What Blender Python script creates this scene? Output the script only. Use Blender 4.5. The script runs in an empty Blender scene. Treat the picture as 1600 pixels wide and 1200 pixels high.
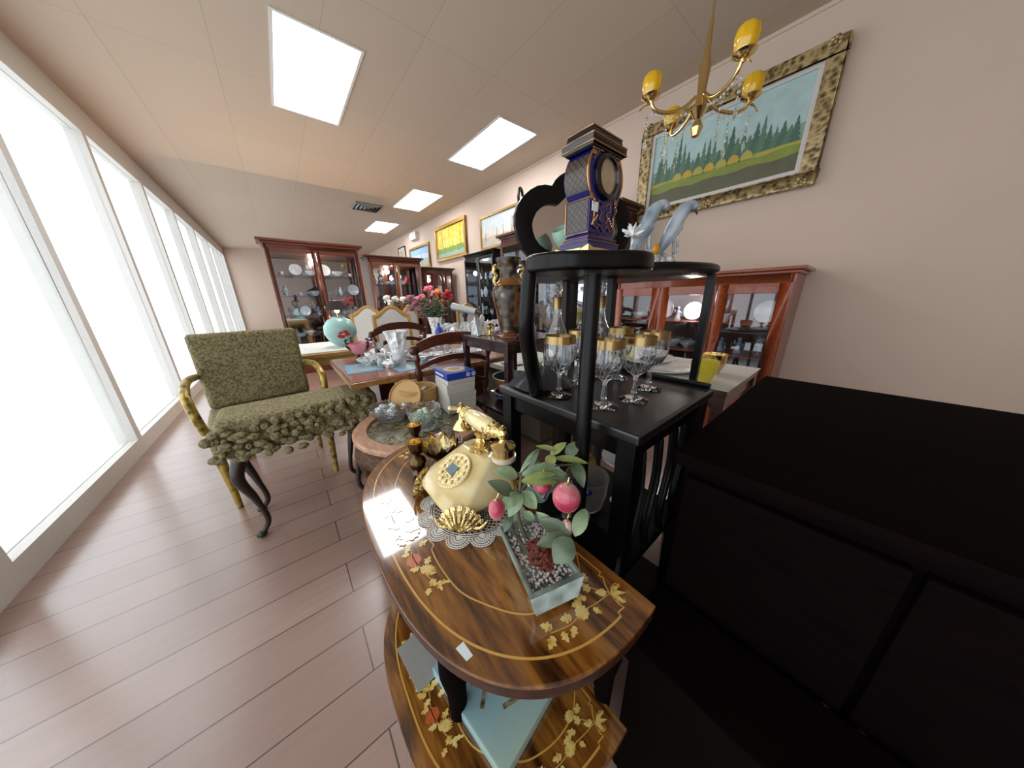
import bpy, bmesh, math, random
from mathutils import Vector, Matrix
PI = math.pi
C = bpy.context.scene.collection
SC = bpy.context.scene
rnd = random.Random(7)

# ---------------------------------------------------------------- camera
F_PX = 430.0
CAM = Vector((0.0, 0.0, 1.15))
def _axis(px, py): return Vector((px - 800, -(py - 600), -F_PX)).normalized()
_Y = _axis(435, 474); _X = _axis(1360, 455); _X = (_X - _X.dot(_Y) * _Y).normalized(); _Z = _X.cross(_Y)
ROT = Matrix((_X, _Y, _Z))                     # camera space -> world
cam = bpy.data.cameras.new('camera'); co = bpy.data.objects.new('camera', cam); C.objects.link(co)
cam.sensor_fit = 'HORIZONTAL'; cam.sensor_width = 36.0; cam.lens = 36.0 * F_PX / 1600.0
cam.clip_start = 0.01; cam.clip_end = 200
co.matrix_world = Matrix.Translation(CAM) @ ROT.to_4x4()
SC.camera = co

# ---------------------------------------------------------------- world and exposure
w = bpy.data.worlds.new('world'); SC.world = w; w.use_nodes = True
bg = w.node_tree.nodes['Background']; bg.inputs[0].default_value = (0.93, 0.96, 1.0, 1); bg.inputs[1].default_value = 2.5
SC.view_settings.view_transform = 'Standard'; SC.view_settings.look = 'None'
SC.view_settings.gamma = 1.0; SC.view_settings.exposure = 0.0
SC.view_settings.use_curve_mapping = False
SC.cycles.use_denoising = True
SC.cycles.max_bounces = 10; SC.cycles.transparent_max_bounces = 24; SC.cycles.transmission_bounces = 10
SC.cycles.sample_clamp_indirect = 6.0
PANEL_POWER = 15.0
def window_portal():
    l = bpy.data.lights.new('window_portal', 'AREA'); l.shape = 'RECTANGLE'; l.size = 2.6; l.size_y = 16.4
    l.cycles.is_portal = True
    o = bpy.data.objects.new('window_portal', l); C.objects.link(o)
    o.location = (-1.14, 5.75, 1.42); o.rotation_euler = (0, -PI / 2, 0)
window_portal()

def ray(px, py): return ROT @ Vector((px - 800, -(py - 600), -F_PX))
def pz(px, py, z):
    r = ray(px, py); q = r * ((z - CAM.z) / r.z); return Vector((q.x, q.y, z))
def pd(px, py, d):
    r = ray(px, py) * (d / F_PX); return r + CAM
def px_plane(px, py, c, n):
    r = ray(px, py); n = Vector(n); c = Vector(c); return CAM + r * ((c - CAM).dot(n) / r.dot(n))

# ---------------------------------------------------------------- materials
MATS = {}
def _new(name):
    m = bpy.data.materials.new(name); m.use_nodes = True; MATS[name] = m
    nt = m.node_tree; return m, nt, nt.nodes['Principled BSDF']
def srgb(h):
    if isinstance(h, str):
        v = [int(h[i:i + 2], 16) / 255 for i in (0, 2, 4)]
    else: v = h
    return tuple((c / 12.92 if c <= .04045 else ((c + .055) / 1.055) ** 2.4) for c in v) + (1,)
def plain(name, col, rough=.5, metal=0, bump=0, bscale=60, spec=.5, coat=0, sheen=0, vary=.08):
    m, nt, b = _new(name); N = nt.nodes; L = nt.links
    b.inputs['Roughness'].default_value = rough; b.inputs['Metallic'].default_value = metal
    b.inputs['Specular IOR Level'].default_value = spec; b.inputs['Coat Weight'].default_value = coat
    b.inputs['Coat Roughness'].default_value = .08
    if sheen: b.inputs['Sheen Weight'].default_value = sheen
    tc = N.new('ShaderNodeTexCoord'); no = N.new('ShaderNodeTexNoise'); no.inputs['Scale'].default_value = bscale
    L.new(tc.outputs['Object'], no.inputs['Vector'])
    c = srgb(col); r = N.new('ShaderNodeValToRGB')
    r.color_ramp.elements[0].color = tuple(x * (1 - vary) for x in c[:3]) + (1,)
    r.color_ramp.elements[1].color = tuple(min(1, x * (1 + vary)) for x in c[:3]) + (1,)
    L.new(no.outputs['Fac'], r.inputs[0]); L.new(r.outputs[0], b.inputs['Base Color'])
    if bump:
        bp = N.new('ShaderNodeBump'); bp.inputs['Strength'].default_value = bump; bp.inputs['Distance'].default_value = .004
        L.new(no.outputs['Fac'], bp.inputs['Height']); L.new(bp.outputs[0], b.inputs['Normal'])
    return m
def wood(name, cols, scale=(8, 1.2, 8), dist=3.0, wave=2.5, rough=.3, coat=.4, rot=0, spec=.5):
    m, nt, b = _new(name); N = nt.nodes; L = nt.links
    tc = N.new('ShaderNodeTexCoord'); mp = N.new('ShaderNodeMapping'); mp.inputs['Scale'].default_value = scale
    mp.inputs['Rotation'].default_value = (0, 0, rot)
    n1 = N.new('ShaderNodeTexNoise'); n1.inputs['Scale'].default_value = wave; n1.inputs['Detail'].default_value = 6
    n1.inputs['Distortion'].default_value = dist
    n2 = N.new('ShaderNodeTexNoise'); n2.inputs['Scale'].default_value = wave * 9; n2.inputs['Detail'].default_value = 3
    mx = N.new('ShaderNodeMix'); mx.data_type = 'FLOAT'; mx.inputs[0].default_value = .3
    r = N.new('ShaderNodeValToRGB'); e = r.color_ramp.elements
    e[0].position = .3; e[1].position = .72; e[0].color = srgb(cols[0]); e[1].color = srgb(cols[-1])
    for i, c in enumerate(cols[1:-1]):
        k = e.new(.3 + .42 * (i + 1) / (len(cols) - 1)); k.color = srgb(c)
    L.new(tc.outputs['Object'], mp.inputs[0]); L.new(mp.outputs[0], n1.inputs['Vector']); L.new(mp.outputs[0], n2.inputs['Vector'])
    L.new(n1.outputs['Fac'], mx.inputs[2]); L.new(n2.outputs['Fac'], mx.inputs[3]); L.new(mx.outputs[0], r.inputs[0])
    L.new(r.outputs[0], b.inputs['Base Color'])
    b.inputs['Roughness'].default_value = rough; b.inputs['Coat Weight'].default_value = coat; b.inputs['Coat Roughness'].default_value = .05
    b.inputs['Specular IOR Level'].default_value = spec
    return m
def spots(name, c0, c1, c2, scale=25, rough=.4, metal=0, bump=.5, pos=(.25, .4, .6)):
    """blotchy voronoi and noise colouring: carving, brocade, marble, painted flowers"""
    m, nt, b = _new(name); N = nt.nodes; L = nt.links
    tc = N.new('ShaderNodeTexCoord'); v = N.new('ShaderNodeTexVoronoi'); v.inputs['Scale'].default_value = scale
    n = N.new('ShaderNodeTexNoise'); n.inputs['Scale'].default_value = scale * .6; n.inputs['Detail'].default_value = 5; n.inputs['Distortion'].default_value = 1.5
    mx = N.new('ShaderNodeMix'); mx.data_type = 'FLOAT'; mx.inputs[0].default_value = .5
    L.new(tc.outputs['Object'], v.inputs['Vector']); L.new(tc.outputs['Object'], n.inputs['Vector'])
    L.new(v.outputs['Distance'], mx.inputs[2]); L.new(n.outputs['Fac'], mx.inputs[3])
    r = N.new('ShaderNodeValToRGB'); e = r.color_ramp.elements
    e[0].position = pos[0]; e[0].color = srgb(c0); e[1].position = pos[2]; e[1].color = srgb(c2); k = e.new(pos[1]); k.color = srgb(c1)
    L.new(mx.outputs[0], r.inputs[0]); L.new(r.outputs[0], b.inputs['Base Color'])
    b.inputs['Roughness'].default_value = rough; b.inputs['Metallic'].default_value = metal
    if bump:
        bp = N.new('ShaderNodeBump'); bp.inputs['Strength'].default_value = bump; bp.inputs['Distance'].default_value = .006
        L.new(mx.outputs[0], bp.inputs['Height']); L.new(bp.outputs[0], b.inputs['Normal'])
    return m
def glass(name, col=(1, 1, 1), rough=0.0, ior=1.5, bump=0, bs=60):
    m, nt, b = _new(name)
    b.inputs['Base Color'].default_value = tuple(col) + (1,); b.inputs['Transmission Weight'].default_value = 1
    b.inputs['Roughness'].default_value = rough; b.inputs['IOR'].default_value = ior
    if bump:
        N = nt.nodes; L = nt.links; v = N.new('ShaderNodeTexVoronoi'); v.inputs['Scale'].default_value = bs
        tc = N.new('ShaderNodeTexCoord'); L.new(tc.outputs['Object'], v.inputs['Vector'])
        bp = N.new('ShaderNodeBump'); bp.inputs['Strength'].default_value = bump; bp.inputs['Distance'].default_value = .01
        L.new(v.outputs['Distance'], bp.inputs['Height']); L.new(bp.outputs[0], b.inputs['Normal'])
    return m
def pane(name, tint=(.9, .95, 1), refl=.12, rough=.02):
    m, nt, b = _new(name); N = nt.nodes; L = nt.links
    t = N.new('ShaderNodeBsdfTransparent'); t.inputs[0].default_value = tuple(tint) + (1,)
    g = N.new('ShaderNodeBsdfGlossy'); g.inputs['Roughness'].default_value = rough
    lw = N.new('ShaderNodeLayerWeight'); pw = N.new('ShaderNodeMath'); pw.operation = 'POWER'; pw.inputs[1].default_value = 5
    ad = N.new('ShaderNodeMath'); ad.operation = 'MULTIPLY_ADD'; ad.inputs[1].default_value = .7; ad.inputs[2].default_value = refl; ad.use_clamp = True
    mx = N.new('ShaderNodeMixShader'); L.new(lw.outputs['Facing'], pw.inputs[0]); L.new(pw.outputs[0], ad.inputs[0]); L.new(ad.outputs[0], mx.inputs[0])
    L.new(t.outputs[0], mx.inputs[1]); L.new(g.outputs[0], mx.inputs[2])
    L.new(mx.outputs[0], nt.nodes['Material Output'].inputs[0]); return m
def crystal(name, col=(.92, .95, .97), clear=.45, bs=40):
    """cut crystal seen small: facets that glitter, partly clear"""
    m, nt, b = _new(name); N = nt.nodes; L = nt.links
    b.inputs['Base Color'].default_value = tuple(col) + (1,); b.inputs['Roughness'].default_value = .08
    b.inputs['Specular IOR Level'].default_value = 1.0; b.inputs['Coat Weight'].default_value = .8
    v = N.new('ShaderNodeTexVoronoi'); v.inputs['Scale'].default_value = bs; tc = N.new('ShaderNodeTexCoord')
    L.new(tc.outputs['Object'], v.inputs['Vector'])
    bp = N.new('ShaderNodeBump'); bp.inputs['Strength'].default_value = 1; bp.inputs['Distance'].default_value = .02
    L.new(v.outputs['Distance'], bp.inputs['Height']); L.new(bp.outputs[0], b.inputs['Normal'])
    t = N.new('ShaderNodeBsdfTransparent'); mx = N.new('ShaderNodeMixShader')
    r = N.new('ShaderNodeMapRange'); r.inputs[1].default_value = .1; r.inputs[2].default_value = .6
    r.inputs[3].default_value = min(1, clear + .3); r.inputs[4].default_value = max(0, clear - .3)
    L.new(v.outputs['Distance'], r.inputs[0]); L.new(r.outputs[0], mx.inputs[0])
    L.new(b.outputs[0], mx.inputs[1]); L.new(t.outputs[0], mx.inputs[2])
    L.new(mx.outputs[0], nt.nodes['Material Output'].inputs[0]); return m
def emit(name, col, strength):
    m, nt, b = _new(name); b.inputs['Base Color'].default_value = srgb(col)
    b.inputs['Emission Color'].default_value = srgb(col); b.inputs['Emission Strength'].default_value = strength; return m

M = {}
M['ceiling'] = None
M['frame_white'] = plain('white paint', 'd8d6d2', .5)
M['panel'] = emit('lit diffuser', 'fdfdff', PANEL_POWER)
M['wall'] = plain('beige wall paint', 'cbb7a8', .8, bscale=3, vary=.03)
M['walnut'] = wood('figured walnut', ['160a06', '3a1f0e', '6e4218', '946026', '4c2c12'], scale=(11, 1.5, 4), dist=1.7, wave=1.1, rough=.12, coat=1.0, rot=.9)
M['walnut'].node_tree.nodes['Principled BSDF'].inputs['Coat IOR'].default_value = 1.65
M['walnut_edge_shaded'] = wood('shaded walnut edge', ['1c0d06', '3a1d0e', '4a2614'], rough=.4, coat=.15, spec=.3)  # darker than the top: shade on the table edge put into the colour
M['inlay_line'] = plain('pale inlay', 'c79a4c', .2, coat=1.0)
M['inlay'] = spots('gold inlay', 'a57f2c', 'd2ad55', 'dcc07a', 90, .2, 0, 0)
M['inlay_red'] = spots('orange inlay', '9a4a20', 'c06030', 'b8552a', 90, .3, 0, 0)
for _k in ('inlay_line', 'inlay', 'inlay_red'):
    _b = M[_k].node_tree.nodes['Principled BSDF']; _b.inputs['Coat Weight'].default_value = 1; _b.inputs['Coat Roughness'].default_value = .05; _b.inputs['Coat IOR'].default_value = 1.65
M['black'] = plain('black lacquer', '040405', .34, coat=.08, spec=.2, vary=.0)
M['black_top'] = plain('black satin lacquer', '121214', .32, coat=.25, vary=.1)
M['black_dull'] = plain('black stain', '070607', .5, spec=.3)
M['velvet'] = plain('black velvet', '0b0b0e', .8, sheen=.3, bump=.2)
M['rosewood'] = wood('rosewood', ['140508', '260c10', '3a1518'], rough=.25, coat=.5)
M['mahogany'] = wood('mahogany', ['2a0f08', '4a1f12', '5e2c1a'], rough=.3, coat=.4)
M['cabinet'] = wood('red brown cabinet wood', ['35140c', '542416', '6d3320'], rough=.35, coat=.3)
M['cabinet_lt'] = wood('lighter cabinet wood', ['5c2d16', '7d4424', '935632'], rough=.35, coat=.3)
M['cherry'] = wood('cherry wood', ['6e2c12', '8d3d1b', 'a14d26'], rough=.3, coat=.4)
M['teak'] = wood('brown teak', ['6b3a20', '8a5030', 'a0643e'], rough=.3, coat=.5)
M['teak_edge'] = wood('golden brown edge', ['6d4522', '8d5f34', 'a47844'], rough=.3, coat=.5)
M['yellow_wood'] = wood('honey pine', ['96703a', 'b08a4c', 'c09c62'], rough=.35, coat=.4)
M['bench'] = wood('weathered rose wood', ['8d6248', 'a97c5e', 'bb9274'], rough=.4, coat=.2)
M['bench_dark'] = wood('dark carved apron', ['2c1c10', '4b3420', '6b4c30'], rough=.6, coat=0, spec=.2)
M['brass'] = plain('polished brass', 'e2c98c', .16, 1, bump=.1, bscale=180)
M['amber_glass'] = plain('yellow glass', 'e0b008', .15, coat=.6)
M['brass_cast'] = plain('cast brass', 'd6bd84', .22, 1, bump=1.0, bscale=150)
M['gold_band'] = plain('gold band', '9d8459', .28, 1)
M['bronze'] = plain('aged bronze', '5f4a34', .25, 1, bump=.3)
M['gilt'] = spots('gilt carving', '2a2010', '7d6a30', 'b59a4a', 30, .35, .5, 1)
M['brocade'] = spots('olive brocade', '3a3324', '655b3e', '8a805a', 75, .8, 0, .8)
M['gold_frame'] = spots('carved gold frame', '2c2218', '75613c', 'b8a478', 30, .35, .4, 1)
M['gold_plain'] = plain('gold picture frame', 'a88038', .4, .4)
M['dark_frame'] = plain('dark frame', '241a16', .4)
M['onyx'] = spots('onyx', '9a7a4c', 'd2bd88', 'e8dcb8', 14, .12, 0, 0, (.15, .5, .8))
M['ivory'] = plain('cream onyx', 'e3cf98', .15, coat=.6, bscale=8, vary=.15)
M['ivory_white'] = plain('white onyx', 'cbbcaa', .2, coat=.5)
M['screen'] = plain('grey screen', '6d7f86', .15)
M['lace'] = plain('white lace', 'dcd9d4', .8)
M['paper'] = plain('white label paper', 'd4dde0', .6, vary=.02)
M['glass'] = glass('clear glass', (.97, .98, 1.0))
M['cutglass'] = glass('cut glass', (.96, .98, 1.0), 0, 1.5, .5, 120)
M['frosted'] = glass('frosted glass', (.95, .93, .88), .35)
M['pane'] = pane('cabinet glass', (.93, .96, 1), .06)
M['winpane'] = pane('shop window glass', (.98, 1, 1), .0)
M['mirror'] = plain('mirror silver', 'd8d4d0', .03, 1, vary=0)
M['crystal'] = crystal('crystal', (.86, .9, .93), .45, 60)
M['crystal_w'] = crystal('milky crystal', (.9, .92, .93), .15, 30)
M['crystal_g'] = crystal('green tinted crystal', (.55, .75, .68), .4, 60)
M['pink'] = plain('pink glass', 'd28795', .15, coat=.5)
M['aqua'] = plain('aqua porcelain', '9cc4bf', .25, bscale=6, vary=.15)
M['navy'] = plain('cobalt blue glaze', '100e58', .12, coat=.3, spec=.4, vary=.0)
M['blueblack'] = plain('dark blue glaze', '07080f', .15, coat=.35, spec=.4, vary=0)
M['white_glaze'] = plain('white porcelain', 'd9d9d6', .15, coat=.5)
M['lattice'] = None
M['gold_trim'] = plain('worn copper gold trim', 'b0845a', .25, .9)
M['stone'] = spots('green grey marble', '2c3733', '56625a', '8c988f', 14, .25, 0, 0)
M['stone_lt'] = spots('pale marble', '66736f', '93a4a4', 'bccaca', 30, .3, 0, .2)
M['gravel'] = plain('white pink gravel', 'c9bdbb', .4, bscale=200, vary=.3)
M['redrock'] = plain('red brown chips', '6b3326', .6, bump=.5)
M['leaf'] = spots('jade leaf', '46593f', '667c5b', '8a9f7d', 20, .25, 0, 0)
M['leaf_y'] = spots('yellow green jade leaf', '5c6832', '7c874a', '949c64', 20, .25, 0, 0)
M['leaf_d'] = spots('dark jade leaf', '2f3b2e', '485742', '606e57', 20, .3, 0, 0)
M['stem'] = plain('olive stem', '4d5038', .5)
M['plum'] = spots('pink stone fruit', '9c2c46', 'bb4a60', 'c4a29a', 22, .12, 0, 0, (.3, .46, .66))
M['vase'] = spots('gilded painted porcelain', 'b0a498', '5e4d36', '2c221a', 26, .25, 0, .2, (.22, .40, .58))
M['vase_red'] = spots('red brown painted porcelain', '3a1713', '5c2c1e', '7a4a2a', 16, .3, 0, .1)
M['basket'] = plain('tan bamboo', 'b08a52', .6, bump=.3)
M['red_paper'] = plain('red packet', 'b8452f', .5)
M['box_blue'] = plain('blue printed card', '1f3f9c', .4, coat=.3)
M['box_white'] = plain('white card', 'bdb9ae', .6)
M['yellow'] = plain('yellow glaze', 'd8c43c', .2, coat=.5)
M['cloth'] = plain('white cloth', 'd9d8d2', .8, bump=.3)
M['white_fabric'] = plain('white upholstery', 'c9c6c2', .8)
M['petal_pink'] = plain('pink petals', 'dd6f86', .6)
M['petal_red'] = plain('red petals', 'b3202c', .6)
M['petal_white'] = plain('white petals', 'e6dcd4', .6)
M['petal_orange'] = plain('orange petals', 'dd8f4a', .6)
M['petal_mauve'] = plain('dusky mauve petals', '9a5a66', .6)
M['foliage'] = plain('dark foliage', '3a4a2a', .6)
M['grey'] = plain('grey metal', '9aa0a2', .35, .6)
M['bird'] = spots('blue grey porcelain', '4c5866', '8391a0', 'aab4bc', 14, .3, 0, .3)
M['bird_pale'] = spots('pale floral porcelain', '707880', 'a6aeb4', 'd0d0cc', 40, .4, 0, 1)
M['amber'] = plain('amber glaze', 'c98a20', .3)
M['jade'] = plain('pale jade', '93b3a4', .25)
M['darkwood_shade'] = wood('shade darkened mahogany', ['040102', '080303', '0c0404'], rough=.8, coat=0, spec=.04)  # dark wood taken almost to black: deep shade is put into the colour
M['card_grey'] = plain('grey card', '8f8c88', .6)
M['bluebowl'] = plain('cobalt bowl', '101f70', .2, coat=.5)
M['bowl_brown'] = plain('brown gold bowl', '8d6236', .3, .3)
M['dial'] = plain('champagne dial', 'b9a98c', .2, .6)
M['dark_in'] = plain('dark bowl inside', '16222a', .3)
M['teal_tin'] = spots('pale teal painting', '5d86a8', '86a8b4', '9fb5a8', 4, .3, 0, 0)

M['gilt_wood'] = spots('carved wood under glass', '2c2416', '6b5a3c', 'a8966c', 40, .5, 0, 1)
M['grape'] = plain('pale green stone', 'b9cdb6', .3, bscale=40, vary=.2)
M['mat_blue'] = plain('blue mat', '6f9cc9', .5)
M['leg_dark'] = plain('dark brown leg', '241a12', .4)
M['chest_brown'] = plain('grey brown upholstery', '5d5244', .8, bump=.3)
M['marble'] = spots('white green marble', 'b9c4b4', 'd5dacb', 'e4e5da', 4, .2, 0, 0)
M['bright_leaf'] = plain('bright green', '3f9a3c', .5)
M['lily'] = plain('pale yellow petals', 'c9c08a', .5)
M['mauve_shade'] = plain('dark shade', '241c1c', .8)
M['bulb'] = emit('warm bulb', 'ffb870', 25)
def tiles():
    m, nt, b = _new('ceiling tiles'); N = nt.nodes; L = nt.links
    tc = N.new('ShaderNodeTexCoord'); br = N.new('ShaderNodeTexBrick'); br.offset = 0; br.squash = 1
    br.inputs['Scale'].default_value = 1; br.inputs['Brick Width'].default_value = 1.22; br.inputs['Row Height'].default_value = .61
    br.inputs['Mortar Size'].default_value = .004; br.inputs['Mortar Smooth'].default_value = .5
    br.inputs['Color1'].default_value = srgb('bfae9c'); br.inputs['Color2'].default_value = srgb('bbaa98'); br.inputs['Mortar'].default_value = srgb('aa9c8c')
    mp = N.new('ShaderNodeMapping'); mp.inputs['Rotation'].default_value = (0, 0, PI / 2); mp.inputs['Location'].default_value = (-2.83 * 0, 0, 0)
    L.new(tc.outputs['Object'], mp.inputs[0]); L.new(mp.outputs[0], br.inputs['Vector']); L.new(br.outputs['Color'], b.inputs['Base Color'])
    b.inputs['Roughness'].default_value = .9; return m
def planks():
    m, nt, b = _new('laminate floor'); N = nt.nodes; L = nt.links
    tc = N.new('ShaderNodeTexCoord'); br = N.new('ShaderNodeTexBrick')
    br.inputs['Scale'].default_value = 1; br.inputs['Brick Width'].default_value = 2.4; br.inputs['Row Height'].default_value = .165
    br.inputs['Mortar Size'].default_value = .0022; br.inputs['Mortar Smooth'].default_value = .1
    br.inputs['Color1'].default_value = srgb('a2857a'); br.inputs['Color2'].default_value = srgb('94776c'); br.inputs['Mortar'].default_value = srgb('35241c')
    mp = N.new('ShaderNodeMapping'); mp.inputs['Location'].default_value = (0, .075, 0)
    n = N.new('ShaderNodeTexNoise'); n.inputs['Scale'].default_value = 3; n.inputs['Detail'].default_value = 5
    mp2 = N.new('ShaderNodeMapping'); mp2.inputs['Scale'].default_value = (1.2, 14, 1)
    mx = N.new('ShaderNodeMix'); mx.data_type = 'RGBA'; mx.blend_type = 'MULTIPLY'; mx.inputs[0].default_value = .5
    cr = N.new('ShaderNodeValToRGB'); cr.color_ramp.elements[0].color = (.6, .55, .5, 1); cr.color_ramp.elements[1].color = (1.1, 1.1, 1.1, 1)
    L.new(tc.outputs['Object'], mp.inputs[0]); L.new(mp.outputs[0], br.inputs['Vector']); L.new(tc.outputs['Object'], mp2.inputs[0]); L.new(mp2.outputs[0], n.inputs['Vector'])
    L.new(n.outputs['Fac'], cr.inputs[0]); L.new(br.outputs['Color'], mx.inputs[6]); L.new(cr.outputs[0], mx.inputs[7]); L.new(mx.outputs[2], b.inputs['Base Color'])
    b.inputs['Roughness'].default_value = .3; b.inputs['Coat Weight'].default_value = 1; b.inputs['Coat Roughness'].default_value = .22; b.inputs['Coat IOR'].default_value = 1.8; return m
def lattice():
    m, nt, b = _new('gold lattice on dark glaze'); N = nt.nodes; L = nt.links
    tc = N.new('ShaderNodeTexCoord'); mp = N.new('ShaderNodeMapping'); mp.inputs['Rotation'].default_value = (PI / 4, 0, 0)
    mp.inputs['Scale'].default_value = (1, 130, 130)
    ch = N.new('ShaderNodeTexBrick'); ch.offset = 0; ch.inputs['Scale'].default_value = 1; ch.inputs['Brick Width'].default_value = 1; ch.inputs['Row Height'].default_value = 1
    ch.inputs['Mortar Size'].default_value = .12; ch.inputs['Color1'].default_value = srgb('4a3a30'); ch.inputs['Color2'].default_value = srgb('3e3028'); ch.inputs['Mortar'].default_value = srgb('17100d')
    sw = N.new('ShaderNodeSeparateXYZ'); cb = N.new('ShaderNodeCombineXYZ')
    L.new(tc.outputs['Object'], mp.inputs[0]); L.new(mp.outputs[0], sw.inputs[0]); L.new(sw.outputs[1], cb.inputs[0]); L.new(sw.outputs[2], cb.inputs[1]); L.new(cb.outputs[0], ch.inputs['Vector'])
    L.new(ch.outputs['Color'], b.inputs['Base Color']); b.inputs['Roughness'].default_value = .35; b.inputs['Coat Weight'].default_value = .15; return m
M['ceiling'] = tiles(); M['floor'] = planks(); M['lattice'] = lattice()

# ---------------------------------------------------------------- mesh builder
class B:
    def __init__(s): s.bm = bmesh.new(); s.mi = 0; s.T = Matrix.Identity(4)
    def _f(s, vs):
        try:
            f = s.bm.faces.new(vs); f.material_index = s.mi; return f
        except ValueError: return None
    def v(s, p): return s.bm.verts.new(s.T @ Vector(p))
    def box(s, x0, x1, y0, y1, z0, z1):
        P = [s.v(p) for p in ((x0, y0, z0), (x1, y0, z0), (x1, y1, z0), (x0, y1, z0), (x0, y0, z1), (x1, y0, z1), (x1, y1, z1), (x0, y1, z1))]
        for q in ((0, 3, 2, 1), (4, 5, 6, 7), (0, 1, 5, 4), (1, 2, 6, 5), (2, 3, 7, 6), (3, 0, 4, 7)): s._f([P[i] for i in q])
        return s
    def frustum(s, a, b, z0, z1):          # a, b = (x0,x1,y0,y1) bottom and top rectangles
        P = [s.v(p) for p in ((a[0], a[2], z0), (a[1], a[2], z0), (a[1], a[3], z0), (a[0], a[3], z0), (b[0], b[2], z1), (b[1], b[2], z1), (b[1], b[3], z1), (b[0], b[3], z1))]
        for q in ((0, 3, 2, 1), (4, 5, 6, 7), (0, 1, 5, 4), (1, 2, 6, 5), (2, 3, 7, 6), (3, 0, 4, 7)): s._f([P[i] for i in q])
        return s
    def tube(s, pts, r, n=8, closed=False, flat=1.0):
        pts = [Vector(p) for p in pts]; m = len(pts); rs = r if isinstance(r, (list, tuple)) else [r] * m
        up = Vector((0, 0, 1)); rings = []
        prev = None
        for i in range(m):
            if closed: t = pts[(i + 1) % m] - pts[i - 1]
            else: t = pts[min(i + 1, m - 1)] - pts[max(i - 1, 0)]
            if t.length < 1e-9: t = Vector((0, 0, 1))
            t.normalize()
            a = (prev - t * prev.dot(t)) if prev is not None else (up.cross(t) if abs(t.z) < .95 else Vector((1, 0, 0)).cross(t))
            if a.length < 1e-6: a = Vector((1, 0, 0)).cross(t)
            a.normalize(); prev = a; b_ = t.cross(a)
            rings.append([s.v(pts[i] + (a * math.cos(2 * PI * k / n) + b_ * math.sin(2 * PI * k / n) * flat) * rs[i]) for k in range(n)])
        for i in range(m if closed else m - 1):
            A, D = rings[i], rings[(i + 1) % m]
            for k in range(n): s._f([A[k], A[(k + 1) % n], D[(k + 1) % n], D[k]])
        if not closed: s._f(rings[0][::-1]); s._f(rings[-1])
        return s
    def lathe(s, prof, c=(0, 0, 0), n=24, wob=None):
        """prof: (r, z) pairs from bottom to top; closed where r is 0"""
        cx, cy, cz = c; rings = []
        for r, z in prof:
            if r <= 1e-6: rings.append([s.v((cx, cy, cz + z))])
            else:
                ring = []
                for k in range(n):
                    a = 2 * PI * k / n; rr = r * (wob(a, z) if wob else 1)
                    ring.append(s.v((cx + rr * math.cos(a), cy + rr * math.sin(a), cz + z)))
                rings.append(ring)
        for A, D in zip(rings, rings[1:]):
            if len(A) == 1 and len(D) == 1: continue
            for k in range(n):
                k2 = (k + 1) % n
                if len(A) == 1: s._f([A[0], D[k2], D[k]])
                elif len(D) == 1: s._f([A[k], A[k2], D[0]])
                else: s._f([A[k], A[k2], D[k2], D[k]])
        return s
    def ball(s, c, r, n=10, m=7):
        rx, ry, rz = r if isinstance(r, (list, tuple)) else (r, r, r)
        T0 = s.T; s.T = T0 @ Matrix.Translation(c) @ Matrix.Diagonal((rx, ry, rz, 1))
        s.lathe([(math.sin(PI * i / m) if 0 < i < m else 0, -math.cos(PI * i / m)) for i in range(m + 1)], n=n); s.T = T0
        return s
    def prism(s, pts, z0, z1):
        a = [s.v((p[0], p[1], z0)) for p in pts]; b_ = [s.v((p[0], p[1], z1)) for p in pts]; n = len(pts)
        s._f(a[::-1]); s._f(b_)
        for k in range(n): s._f([a[k], a[(k + 1) % n], b_[(k + 1) % n], b_[k]])
        return s
    def strip(s, outer, inner, y0, y1, dy=0):
        """ring between two (x, z) outlines, thick along y; dy lowers the inner rim"""
        n = len(outer); V = []
        for k in range(n):
            o, i = outer[k], inner[k]
            V.append([s.v((o[0], y1, o[1])), s.v((o[0], y0 + dy, o[1])), s.v(((o[0] * .75 + i[0] * .25), y0, (o[1] * .75 + i[1] * .25))), s.v(((o[0] * .3 + i[0] * .7), y0, (o[1] * .3 + i[1] * .7))), s.v((i[0], y0 + dy, i[1])), s.v((i[0], y1, i[1]))])
        for k in range(n):
            A, D = V[k], V[(k + 1) % n]
            for q in range(6): s._f([A[q], D[q], D[(q + 1) % 6], A[(q + 1) % 6]])
        return s
    def hull(s, pts):
        vs = [s.v(p) for p in pts]; r = bmesh.ops.convex_hull(s.bm, input=vs)
        for g in r['geom']:
            if isinstance(g, bmesh.types.BMFace): g.material_index = s.mi
        dead = [g for g in r['geom_interior'] if isinstance(g, bmesh.types.BMVert)]
        if dead: bmesh.ops.delete(s.bm, geom=dead, context='VERTS')
        return s
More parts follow.
